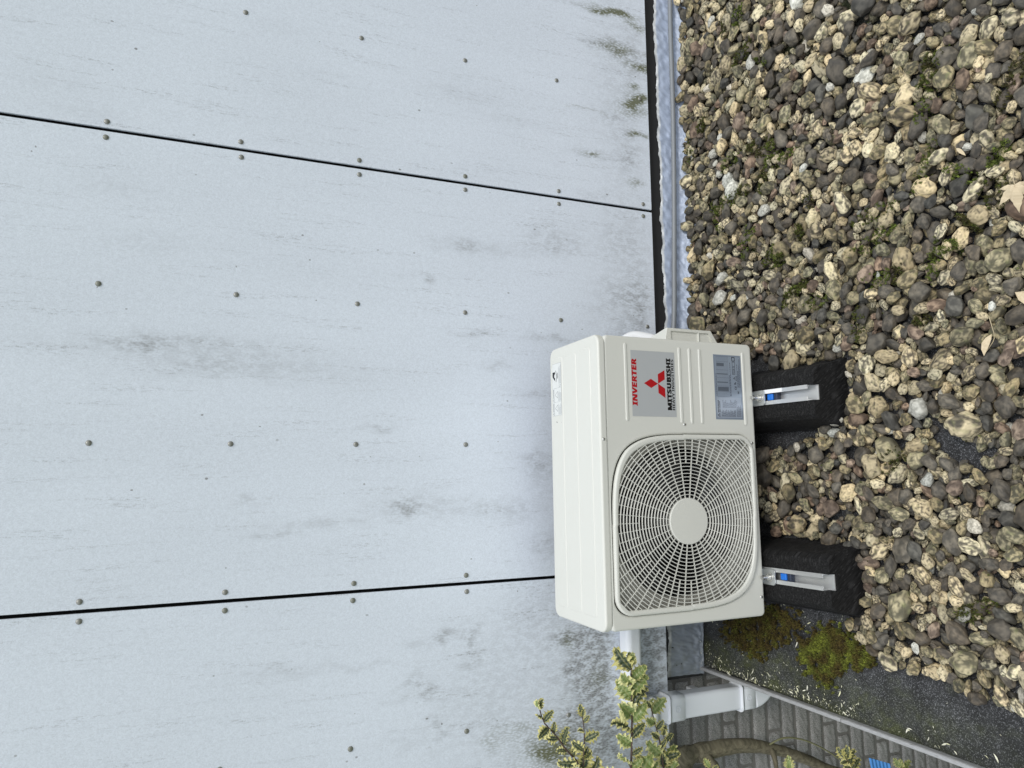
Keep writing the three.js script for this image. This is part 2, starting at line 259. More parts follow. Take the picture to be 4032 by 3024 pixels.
// metal edge trim of the flat roof, two lengths with a butt joint
{
  const t = tex(64, 512, (i, j) => { const v = 0.40 * (0.92 + 0.1 * nA(i / 6, j / 14) + 0.1 * nB(i / 2, j / 3) + 0.08 * white(i * 57 + j * 911)); const s = sstep(0.75, 0.95, nC(i / 9, j / 25)) * 0.25; return [v * (1 - s), v * (1 - s), v * (1 - s * 1.1)]; });
  const m = new THREE.MeshStandardMaterial({ map: t, roughness: 0.5, metalness: 0.2 });
  const seg = (z0, z1, label) => {
    const s = new THREE.Shape([[-0.0062, -0.055], [-0.0048, -0.056], [-0.0042, -0.002], [0.0045, -0.002], [0.0055, 0.004], [0.0052, 0.016], [0.0035, 0.0185], [-0.0042, 0.0185], [-0.0062, 0.0165]].map((p) => new THREE.Vector2(...p)));
    const g = extrude(s, z1 - z0, 0, {}).translate(0, 0, z0); planarUV(g, (x, y) => (x + 0.02) * 15, (x, y, z) => z * 0.9);
    tag(mesh('roof_edge_trim', g, m, scene, [-0.7612, 0.001, 0], [0, 0.0125, 0]), label, 'trim', 'edge trims of the flat roof');
  };
  seg(-0.028, 0.591, 'pale metal edge trim starting at the lead flashing'); seg(0.594, 3.2, 'pale metal edge trim past the butt joint beside the bare felt');
}
// ------------------------------------------------------------------ outdoor unit of the air conditioner
const UY = 0.135, F = 0.1462, HU = 0.5188, UW = 0.78;
const unitPos = [-0.1088, UY, 0.3034], unitYaw = 0.01026;
const paint = std([0.665, 0.665, 0.61], 0.36), paintTop = paint;
const galv = std([0.55, 0.57, 0.57], 0.36, { metalness: 0.75 }), steel = std([0.62, 0.62, 0.6], 0.25, { metalness: 0.9 });
const darkIn = std([0.007, 0.007, 0.008], 0.7);
function canvasTex(w, h, draw) { const c = document.createElement('canvas'); c.width = w; c.height = h; const g = c.getContext('2d'); draw(g, w, h); const t = new THREE.CanvasTexture(c); t.colorSpace = THREE.SRGBColorSpace; t.anisotropy = 8; return t; }
// text stretched to fill a box
function fitText(g, s, x, y, w, h, font, slant = 0, bold = 2.2) {
  g.save(); g.font = font; g.textBaseline = 'alphabetic'; const m = g.measureText(s), tw = m.actualBoundingBoxLeft + m.actualBoundingBoxRight, th = m.actualBoundingBoxAscent + m.actualBoundingBoxDescent;
  g.transform(1, 0, -slant, 1, x, y + h); g.scale(w / tw, h / th); g.fillText(s, m.actualBoundingBoxLeft, -m.actualBoundingBoxDescent); g.lineWidth = bold; g.strokeStyle = g.fillStyle; g.strokeText(s, m.actualBoundingBoxLeft, -m.actualBoundingBoxDescent); g.restore();
}
const unit = thing('air_conditioner_outdoor_unit', 'white outdoor air conditioner unit with round fan grille on two rubber feet', 'air conditioner', unitPos, unitYaw);
{
  const shroudM = std([0.38, 0.37, 0.33], 0.5), U = (n, g, m, pos, rot) => mesh(n, g, m, unit, pos, rot);
  // outlines of the grille frame: a square with two opposite corners cut by a circle
  const GC = [-0.116, 0.2515];
  const outline = (half, R, rs, n = 240) => {
    const out = [];
    for (let k = 0; k < n; k++) {
      const t = k / n * 2 * Math.PI, c = Math.cos(t), s = Math.sin(t); let lo = 0, hi = 0.5;
      for (let it = 0; it < 40; it++) {
        const r = (lo + hi) / 2, x = r * c, y = r * s, qx = Math.abs(x) - (half - rs), qy = Math.abs(y) - (half - rs);
        let d = Math.min(Math.max(qx, qy), 0) + Math.hypot(Math.max(qx, 0), Math.max(qy, 0)) - rs;
        if (x * y > 0) { const dc = r - R, kk = 0.05, h = Math.max(kk - Math.abs(d - dc), 0) / kk; d = Math.max(d, dc) + h * h * kk * 0.25; }
        if (d < 0) lo = r; else hi = r;
      }
      out.push(new THREE.Vector2(GC[0] + lo * c, GC[1] + lo * s));
    }
    return out;
  };
  const inner = outline(0.2245, 0.2535, 0.034), outer = outline(0.2372, 0.2715, 0.05);
  const rInner = (t) => { t = ((t % (2 * Math.PI)) + 2 * Math.PI) % (2 * Math.PI); const u = t / (2 * Math.PI) * inner.length, a = Math.floor(u) % inner.length, b = (a + 1) % inner.length, P = inner[a].clone().lerp(inner[b], u - Math.floor(u)); return Math.hypot(P.x - GC[0], P.y - GC[1]); };

  // sheet-metal front with its opening
  const capY = HU - 0.0235;
  {
    const s = roundRect(UW - 0.016, capY - 0.010, 0.006, 0, (capY + 0.002) / 2); s.holes.push(new THREE.Path(outline(0.2380 + 0.008, 0.2724 + 0.008, 0.060)));
    U('front_panel', extrude(s, 0.008, 0.008, { bevelSegments: 6, curveSegments: 10 }).translate(0, 0, F - 0.016), paint);
    const side = (sx) => rbox(0.012, capY - 0.004, 2 * F - 0.024, 0.004).translate(sx * (UW / 2 - 0.0062), capY / 2, -0.004);
    U('side_panel', side(1), paint); U('side_panel', side(-1), paint);
    U('base_pan', rbox(UW - 0.03, 0.02, 2 * F - 0.03, 0.004).translate(0, 0.012, 0), paint);
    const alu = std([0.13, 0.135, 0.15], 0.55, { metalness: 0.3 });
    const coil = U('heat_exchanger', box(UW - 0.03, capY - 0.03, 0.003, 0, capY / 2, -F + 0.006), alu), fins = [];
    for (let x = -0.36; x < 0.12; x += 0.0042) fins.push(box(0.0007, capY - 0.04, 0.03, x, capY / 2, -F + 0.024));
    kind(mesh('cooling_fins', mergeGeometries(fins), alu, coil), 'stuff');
    U('inner_wall', box(0.004, capY - 0.03, 2 * F - 0.06, 0.135, capY / 2, -0.004), std([0.3, 0.3, 0.3], 0.5, { metalness: 0.5 }));
  }
  // top cover with lip and three raised fields
  {
    const s = roundRect(UW + 0.004 - 0.012, 2 * F + 0.003 - 0.012, 0.022), g = extrude(s, 0.011, 0.006, { bevelSegments: 6 }).rotateX(Math.PI / 2).translate(0, HU - 0.006, 0.0008);
    const cover = U('top_cover', g, paintTop);
    for (const [z0, z1] of [[-0.134, -0.0625], [-0.0565, 0.0225], [0.0285, 0.1045]]) {
      const f = extrude(roundRect(0.716, z1 - z0 - 0.005, 0.010, 0, 0), 0.0004, 0.0022, { bevelSegments: 3 }).rotateX(-Math.PI / 2).translate(0.001, HU - 0.0016, (z0 + z1) / 2);
      mesh('raised_field', f, paintTop, cover);
    }
  }
  // pressed ribs beside the fan
  const rib = extrude(roundRect(0.2095, 0.0046, 0.0022), 0.0002, 0.0022, { bevelSegments: 4 });
  for (const [x, y] of [[0.2633, 0.4322], [0.2604, 0.2552], [0.2597, 0.2208], [0.2596, 0.1858], [0.2574, 0.0317]]) U('pressed_rib', rib, paint, [x, y, F - 0.0002]);

  // grille: frame, rings, spokes, hub cap
  {
    const s = new THREE.Shape(outline(0.2372 - 0.006, 0.2715 - 0.006, 0.046)); s.holes.push(new THREE.Path(outline(0.2245 + 0.005, 0.2535 + 0.005, 0.038)));
    const grille = U('fan_grille', extrude(s, 0.003, 0.0062, { bevelSegments: 6 }).translate(0, 0, F + 0.0005), paint);
    const arcGeo = (r, ts, closed) => {     // one bar of a ring, 2 mm wide and 5 mm deep
      const P = [], I = [], w = 0.00098, z0 = F + 0.0030, z1 = F + 0.0074;
      for (const t of ts) for (const [q, z] of [[-w, z0], [w, z0], [w, z1 - 0.0006], [w * 0.5, z1], [-w * 0.5, z1], [-w, z1 - 0.0006]]) P.push(GC[0] + (r + q) * Math.cos(t), GC[1] + (r + q) * Math.sin(t), z);
      const n = ts.length; for (let k = 0; k < (closed ? n : n - 1); k++) { const A = k * 6, B = ((k + 1) % n) * 6; for (let q = 0; q < 6; q++) { const e = (q + 1) % 6; I.push(A + q, A + e, B + q, A + e, B + e, B + q); } }
      const g = new THREE.BufferGeometry(); g.setAttribute('position', new THREE.Float32BufferAttribute(P, 3)); g.setIndex(I); const ng = g.toNonIndexed(); ng.computeVertexNormals(); return ng;
    };
    for (let k = 1; k < 28; k++) {
      const r = 0.0625 + 0.0096 * k, n = 192, inside = Array.from({ length: n }, (_, i) => r <= rInner(i / n * 2 * Math.PI) + 0.003);
      if (inside.every(Boolean)) { mesh('grille_ring', arcGeo(r, inside.map((_, i) => i / n * 2 * Math.PI), true), paint, grille); continue; }
      const start = inside.indexOf(false); let run = [];
      for (let i = 0; i <= n; i++) { const j = start + i; if (inside[j % n] && i < n) run.push(j / n * 2 * Math.PI); else { if (run.length > 1) mesh('grille_ring', arcGeo(r, run, false), paint, grille); run = []; } }
    }
    const N = 28;
    for (let k = 0; k < N * 2; k++) {
      const t = (k + 0.5) / (2 * N) * 2 * Math.PI + 0.056, r0 = k % 2 ? 0.0625 + 0.0096 * 10 : 0.058, r1 = rInner(t) + 0.004;
      mesh('grille_spoke', box(r1 - r0, 0.0014, 0.0042), paint, grille, [GC[0] + (r0 + r1) / 2 * Math.cos(t), GC[1] + (r0 + r1) / 2 * Math.sin(t), F + 0.0042], [0, 0, t]);
    }
    mesh('grille_hub', new THREE.LatheGeometry([[0, 0.0094], [0.060, 0.0090], [0.0622, 0.0080], [0.063, 0.0058], [0.063, -0.003]].map((p) => new THREE.Vector2(...p)), 72).rotateX(Math.PI / 2), paint, grille, [GC[0], GC[1], F]);
  }
  // fan shroud and fan behind the grille
  {
    const zS = F - 0.036, hole = 0.2195, s = new THREE.Shape(outline(0.236, 0.272, 0.05)); const h = new THREE.Path(); h.absarc(GC[0], GC[1], hole, 0, 2 * Math.PI, true); s.holes.push(h);
    const shroud = U('fan_shroud', extrude(s, 0.002, 0, { curveSegments: 48 }).translate(0, 0, zS), shroudM);
    mesh('bell_mouth', new THREE.LatheGeometry([[0.2205, 0.001], [0.2165, -0.0005], [0.212, -0.004], [0.2085, -0.009], [0.2075, -0.014], [0.2075, -0.022], [0.211, -0.022], [0.211, -0.014], [0.2205, -0.003]].map((p) => new THREE.Vector2(...p)), 96).rotateX(Math.PI / 2), shroudM, shroud, [GC[0], GC[1], zS + 0.0015]);
    const ring = new THREE.Shape(outline(0.2325, 0.2635, 0.042)); ring.holes.push(new THREE.Path(outline(0.2305, 0.2615, 0.04)));
    mesh('opening_collar', extrude(ring, 0.0315, 0).translate(0, 0, zS + 0.002), shroudM, shroud);
    const fan = U('fan', new THREE.LatheGeometry([[0, 0.026], [0.03, 0.025], [0.052, 0.018], [0.06, 0.004], [0.06, -0.04]].map((p) => new THREE.Vector2(...p)), 40).rotateX(Math.PI / 2), std([0.017, 0.017, 0.019], 0.5), [GC[0], GC[1], zS - 0.045]);
    const bm = std([0.017, 0.017, 0.019], 0.5, { side: THREE.DoubleSide });
    for (let b = 0; b < 3; b++) {
      const P = [], I = [], nr = 12, na = 14;
      for (let i = 0; i <= nr; i++) for (let j = 0; j <= na; j++) { const u = i / nr, v = j / na, r = lerp(0.05, 0.2, u), a = b * 2.0944 + 0.25 + (v - 0.5) * lerp(0.9, 1.35, u) + 0.35 * u * u, z = (v - 0.5) * lerp(-0.062, -0.05, u) + 0.012 * Math.sin(v * Math.PI) - 0.004; P.push(r * Math.cos(a), r * Math.sin(a), z); }
      for (let i = 0; i < nr; i++) for (let j = 0; j < na; j++) { const a = i * (na + 1) + j, e = a + na + 1; I.push(a, e, a + 1, a + 1, e, e + 1); }
      const g = new THREE.BufferGeometry(); g.setAttribute('position', new THREE.Float32BufferAttribute(P, 3)); g.setIndex(I); g.computeVertexNormals();
      mesh('fan_blade', g, bm, fan);
    }
    U('motor_bracket', mergeGeometries([box(0.018, capY - 0.03, 0.006, GC[0] - 0.05, capY / 2, -0.02), box(0.018, capY - 0.03, 0.006, GC[0] + 0.05, capY / 2, -0.02)]), std([0.3, 0.3, 0.3], 0.5, { metalness: 0.5 }));
  }
  // name plate
  {
    const x0 = 0.1698, x1 = 0.3514, y0 = 0.2726, y1 = 0.4156, w = x1 - x0, h = y1 - y0;
    const t = canvasTex(1400, 1100, (g, W, H) => {
      const X = (x) => (x - x0) / w * W, Y = (y) => (y1 - y) / h * H;
      g.fillStyle = '#b6b9ba'; g.fillRect(0, 0, W, H);
      g.fillStyle = '#b3131c'; fitText(g, 'INVERTER', X(0.199), Y(0.4137), X(0.327) - X(0.199), Y(0.3988) - Y(0.4137), 'bold 120px sans-serif', 0.12, 9);
      const poly = (p) => { g.beginPath(); p.forEach(([a, b], i) => i ? g.lineTo(X(a), Y(b)) : g.moveTo(X(a), Y(b))); g.closePath(); g.fill(); };
      const c = [0.2612, 0.3297]; poly([c, [0.2740, 0.3528], [0.2610, 0.3757], [0.2484, 0.3526]]); poly([c, [0.2876, 0.3296], [0.3001, 0.3072], [0.2739, 0.3072]]); poly([c, [0.2352, 0.3296], [0.2219, 0.3072], [0.2484, 0.3072]]);
      g.fillStyle = '#0c0c0d'; fitText(g, 'MITSUBISHI', X(0.1892), Y(0.3003), X(0.3325) - X(0.1892), Y(0.2870) - Y(0.3003), 'bold 120px sans-serif', 0, 11);
      fitText(g, 'HEAVY INDUSTRIES', X(0.1886), Y(0.2849), X(0.3313) - X(0.1886), Y(0.2765) - Y(0.2849), 'bold 80px sans-serif');
    });
    U('name_plate', new THREE.PlaneGeometry(w, h), new THREE.MeshStandardMaterial({ map: t, roughness: 0.4, metalness: 0.1 }), [(x0 + x1) / 2, (y0 + y1) / 2, F + 0.0006]);
  }
  // rating plate
  {
    const x0 = 0.1660, x1 = 0.3541, y0 = 0.0396, y1 = 0.1381, w = x1 - x0, h = y1 - y0;
    const t = canvasTex(1400, 740, (g, W, H) => {
      const R = rng(9); g.fillStyle = '#9fabba'; g.fillRect(0, 0, W, H); g.strokeStyle = '#5c6a80'; g.lineWidth = 6; g.strokeRect(26, 26, W - 52, H - 52);
      g.fillStyle = '#aab4c2'; g.fillRect(32, 32, 440, H - 64);
      g.fillStyle = '#17191e';
      const lines = (x, y, ww, n, dy, lh, col = '#4c5361') => { g.fillStyle = col; for (let k = 0; k < n; k++) { let xx = x; const end = x + ww * (0.55 + 0.45 * R()); while (xx < end) { const l = 10 + 40 * R(); g.fillRect(xx, y + k * dy, Math.min(l, end - xx), lh); xx += l + 8; } } };
      const tri = (x, y, s, lw = 7) => { g.strokeStyle = '#17191e'; g.lineWidth = lw; g.beginPath(); g.moveTo(x, y + s); g.lineTo(x + s * 1.1, y + s); g.lineTo(x + s * 0.55, y); g.closePath(); g.stroke(); g.fillStyle = '#17191e'; g.fillRect(x + s * 0.5, y + s * 0.35, s * 0.12, s * 0.35); };
      const dia = (x, y, s) => { g.fillStyle = '#101114'; for (const [a, b] of [[0, -1], [-1, 0.6], [1, 0.6]]) { g.beginPath(); const cx = x + a * s * 0.5, cy = y + b * s * 0.5; g.moveTo(cx, cy - s * 0.5); g.lineTo(cx + s * 0.3, cy); g.lineTo(cx, cy + s * 0.5); g.lineTo(cx - s * 0.3, cy); g.fill(); } };
      dia(92, 92, 44); g.fillStyle = '#1b1d22'; fitText(g, 'MITSUBISHI', 150, 62, 260, 34, 'bold 60px sans-serif'); fitText(g, 'HEAVY INDUSTRIES', 150, 108, 240, 18, 'bold 40px sans-serif');
      lines(60, 160, 160, 16, 24, 11); lines(250, 200, 180, 14, 26, 10); lines(60, 570, 380, 5, 24, 10);
      g.strokeStyle = '#4c5361'; g.lineWidth = 3; g.strokeRect(490, 70, 870, 320); for (let k = 1; k < 14; k++) { g.beginPath(); g.moveTo(490, 70 + k * 23); g.lineTo(1360, 70 + k * 23); g.stroke(); } for (const x of [600, 720, 900, 1070, 1250]) { g.beginPath(); g.moveTo(x, 70); g.lineTo(x, 390); g.stroke(); }
      g.fillStyle = '#6c747f'; g.fillRect(610, 90, 90, 290); g.fillRect(790, 80, 22, 290); g.fillRect(970, 80, 22, 290); g.fillRect(1150, 80, 70, 200);
      lines(500, 48, 840, 1, 20, 12); lines(500, 410, 800, 2, 24, 12);
      tri(850, 520, 84); g.strokeStyle = '#17191e'; g.lineWidth = 8; g.strokeRect(985, 500, 150, 70); g.strokeRect(1010, 520, 90, 30); g.strokeRect(1160, 505, 90, 70); g.lineWidth = 14; g.strokeRect(1275, 500, 80, 70);
      g.fillStyle = '#17191e'; fitText(g, 'CE', 650, 545, 74, 50, '60px sans-serif'); fitText(g, 'EAC', 560, 615, 60, 40, 'bold 60px sans-serif'); lines(760, 540, 60, 2, 26, 18, '#22252c');
      lines(700, 620, 640, 4, 22, 11); 
    });
    U('rating_plate', new THREE.PlaneGeometry(w, h), new THREE.MeshPhysicalMaterial({ map: t, roughness: 0.22, metalness: 0.35 }), [(x0 + x1) / 2, (y0 + y1) / 2, F + 0.0006]);
  }
  // warning sticker on the cover
  {
    const x0 = 0.1892, x1 = 0.3456, z0 = -0.1285, z1 = -0.0700, w = x1 - x0, h = z1 - z0;
    const t = canvasTex(1200, 450, (g, W, H) => {
      g.fillStyle = '#d9dbd8'; g.fillRect(0, 0, W, H); g.strokeStyle = '#6d7172'; g.lineWidth = 3; g.strokeRect(2, 2, W - 4, H - 4);
      const X = (x) => (x - x0) / w * W; for (const x of [0.2295, 0.2712]) { g.beginPath(); g.moveTo(X(x), 0); g.lineTo(X(x), H); g.stroke(); }
      g.beginPath(); g.moveTo(0, 95); g.lineTo(X(0.2712), 95); g.stroke(); g.beginPath(); g.moveTo(X(0.2712), 320); g.lineTo(W, 320); g.stroke();
      const tri = (x, y, s) => { g.strokeStyle = '#44484a'; g.lineWidth = 7; g.beginPath(); g.moveTo(x, y + s); g.lineTo(x + s * 1.15, y + s); g.lineTo(x + s * 0.57, y); g.closePath(); g.stroke(); };
      g.fillStyle = '#5a5e60'; tri(14, 22, 55); fitText(g, 'WARNING', 88, 30, 200, 44, 'bold 60px sans-serif'); tri(325, 22, 55); fitText(g, 'CAUTION', 400, 30, 205, 44, 'bold 60px sans-serif');
      tri(95, 130, 130); tri(400, 130, 130);
      g.fillStyle = '#8a8e90'; const R = rng(3); for (const [xx, ww] of [[20, 270], [325, 290]]) for (let k = 0; k < 6; k++) g.fillRect(xx, 290 + k * 26, ww * (0.6 + 0.4 * R()), 9);
      for (let k = 0; k < 4; k++) g.fillRect(720, 335 + k * 28, 440 * (0.6 + 0.4 * R()), 10);
      g.strokeStyle = '#6d7172'; g.lineWidth = 6; g.beginPath(); g.arc(672, 385, 32, 0, 7); g.moveTo(650, 362); g.lineTo(694, 408); g.stroke();
      g.fillStyle = '#101214'; g.beginPath(); g.moveTo(790, 150); g.lineTo(900, 20); g.lineTo(1010, 20); g.lineTo(1010, 150); g.lineTo(960, 150); g.arc(915, 150, 45, 0, Math.PI, true); g.lineTo(790, 150); g.fill();
      g.lineWidth = 20; g.strokeStyle = '#101214'; g.beginPath(); g.moveTo(770, 195); g.lineTo(900, 235); g.lineTo(1040, 180); g.stroke(); g.lineWidth = 8; g.beginPath(); for (let k = 0; k < 9; k++) { g.moveTo(860 + k * 12, 250); g.lineTo(840 + k * 18, 285 + (k % 2) * 18); } g.stroke();
    });
    U('warning_sticker', new THREE.PlaneGeometry(w, h).rotateX(-Math.PI / 2), new THREE.MeshStandardMaterial({ map: t, roughness: 0.45 }), [(x0 + x1) / 2, HU + 0.0016, (z0 + z1) / 2]);
  }
  for (const [x, z, s] of [[0.1695, -0.1032, 0.0022], [0.1715, -0.1045, 0.0012], [0.168, -0.075, 0.0009]]) U('dirt_speck', new THREE.SphereGeometry(s, 8, 6).scale(1, 0.3, 0.7), darkIn, [x, HU + 0.0012, z], [0, 0.6, 0]);
  // screws in the front
  const head = mergeGeometries([new THREE.LatheGeometry([[0, 0.0028], [0.0028, 0.0026], [0.0042, 0.0014], [0.0046, 0]].map((p) => new THREE.Vector2(...p)), 16).rotateX(Math.PI / 2), box(0.006, 0.0009, 0.0006, 0, 0, 0.0026), box(0.0009, 0.006, 0.0006, 0, 0, 0.0026)]);
  for (const [x, y, z] of [[0.1497, 0.2467, F - 0.0002], [0.0987, 0.0135, F - 0.0006], [-0.337, 0.0095, F - 0.0008], [0.1065, 0.5085, F + 0.0016]]) U('screw', head, steel, [x, y, z], [0, 0, 0.4]);
  // valve cover with grip on the right side
  {
    const V = (a) => a.map((p) => new THREE.Vector2(...p)), x0 = 0.3902;
    const g = extrude(new THREE.Shape(V([[x0, 0.222], [0.4470, 0.2095], [0.4470, 0.0545], [x0, 0.017]])), 0.094, 0.003).translate(0, 0, -0.068);
    const p = g.attributes.position; for (let i = 0; i < p.count; i++) if (p.getZ(i) < -0.05 && p.getX(i) > 0.42) p.setX(i, p.getX(i) - 0.016);
    g.computeVertexNormals();
    const cover = U('valve_cover', g, paint);
    const s = new THREE.Shape(V([[x0, 0.224], [0.4480, 0.2115], [0.4480, 0.0535], [x0, 0.016]])); s.holes.push(new THREE.Path(V([[x0 + 0.004, 0.199], [0.4405, 0.2005], [0.4405, 0.062], [x0 + 0.004, 0.040]])));
    mesh('cover_rim', extrude(s, 0.004, 0.0015).translate(0, 0, 0.0285), paint, cover);
    mesh('grip_rib', rbox(0.052, 0.0045, 0.007, 0.0018), paint, cover, [0.4175, 0.098, 0.0305]);
  }
  // four feet of the unit with bolts down into the rubber feet
  const plate = extrude(roundRect(0.043, 0.074, 0.009), 0.0026, 0.0006, { bevelSegments: 2 }).rotateX(Math.PI / 2), boltG = mergeGeometries([new THREE.CylinderGeometry(0.0085, 0.0085, 0.006, 6).translate(0, 0.004, 0), new THREE.CylinderGeometry(0.0046, 0.0046, 0.026, 12).translate(0, 0.012, 0), new THREE.CylinderGeometry(0.0068, 0.0068, 0.007, 6).translate(0, 0.0245, 0)]);
  const washer = new THREE.CylinderGeometry(0.0125, 0.0125, 0.0018, 20);
  for (const x of [0.2292, -0.2815]) for (const s of [1, -1]) {
    const foot = U('mounting_foot', plate, galv, [x, -0.0125, s * (F - 0.004)]);
    mesh('washer', washer, steel, foot, [0, 0.002, s * 0.020]); mesh('bolt', boltG, steel, foot, [0, 0.0028, s * 0.020], [0, 0.3, 0]);
    mesh('foot_web', box(0.039, 0.016, 0.003), galv, foot, [0, 0.0078, -s * 0.012]);
  }
}
// ------------------------------------------------------------------ rubber feet with aluminium channel
{
  const rubberT = tex(256, 256, (i, j) => { const v = 0.008 + 0.007 * white((i >> 1) * 71 + (j >> 1) * 997) + 0.006 * nA(i / 9, j / 9) + (white(i * 13 + j * 7717) > 0.988 ? 0.10 : 0) + 0.022 * sstep(0.25, 1, nB(i / 34, j / 12)) * (0.4 + white(i * 5 + j * 77)); return [v, v * 0.98, v * 0.98]; }, true);
  const rubber = new THREE.MeshPhysicalMaterial({ map: rubberT, roughness: 0.85, specularIntensity: 0.35, bumpMap: gray(256, 256, (i, j) => 0.5 * white(i * 91 + j * 331) + 0.5 * white((i >> 2) * 17 + (j >> 2) * 709)), bumpScale: 0.0012 });
  const alu = std([0.72, 0.73, 0.73], 0.32, { metalness: 0.7 }), aluSide = alu, blue = std([0.01, 0.16, 0.62], 0.4);
  const hB = 0.118;
  const build = (x, zc, label, yaw, dz) => {
    const t = thing('rubber_mounting_foot', label, 'mounting foot', [x, 0, zc], yaw, 'rubber feet under the air conditioner');
    const V = (a) => new THREE.Shape(a.map((p) => new THREE.Vector2(...p)));
    const g = extrude(V([[-0.094, 0.001], [0.094, 0.001], [0.094, 0.012], [0.088, 0.020], [0.068, 0.102], [0.058, 0.112], [0.024, 0.1125], [0.0235, 0.092], [-0.0235, 0.092], [-0.024, 0.1125], [-0.058, 0.112], [-0.068, 0.102], [-0.088, 0.020], [-0.094, 0.012]]), 0.577, 0.003, { bevelSegments: 2, steps: 1 }).translate(0, 0, -0.5 + dz * 0);
    const p = g.attributes.position; for (let i = 0; i < p.count; i++) { const z = p.getZ(i), e = 1 - Math.min(1, p.getY(i) / 0.112); if (z > 0) p.setZ(i, z + 0.010 * e); else p.setZ(i, z - 0.034 * e); }
    g.computeVertexNormals(); planarUV(g, (a, b, c) => (a + b * 0.8) * 5, (a, b, c) => (c + b * 0.3) * 5);
    mesh('rubber_block', g, rubber, t);
    // channel: lipped U
    const ch = extrude(V([[-0.0215, 0.093], [0.0215, 0.093], [0.0215, 0.1177], [0.0105, 0.1177], [0.0105, 0.1152], [0.0190, 0.1152], [0.0190, 0.0955], [-0.0190, 0.0955], [-0.0190, 0.1152], [-0.0105, 0.1152], [-0.0105, 0.1177], [-0.0215, 0.1177]]), 0.53, 0).translate(0, 0, -0.472);
    const c = mesh('aluminium_channel', ch, alu, t);
    mesh('channel_end', box(0.041, 0.0022, 0.021, 0, 0.0968, 0.0685), alu, c);
    mesh('sliding_nut', rbox(0.0195, 0.012, 0.022, 0.003), blue, t, [0, 0.1085, -0.088]);
    mesh('clamp_block', rbox(0.034, 0.016, 0.014, 0.003), std([0.02, 0.03, 0.06], 0.5), t, [0, 0.1036, -0.069]);
    if (dz) mesh('protective_film', box(0.011, 0.0008, 0.09, 0, 0, 0), std([0.85, 0.86, 0.87], 0.5), t, [0.0163, 0.1183, -0.08]);
    return t;
  };
  build(0.1215, 0.581, 'rubber foot with shiny aluminium channel below the rating plate', -0.01, 1);
  build(-0.3805, 0.597, 'rubber foot with dull aluminium channel beside the bare felt', 0.03, 0);
}
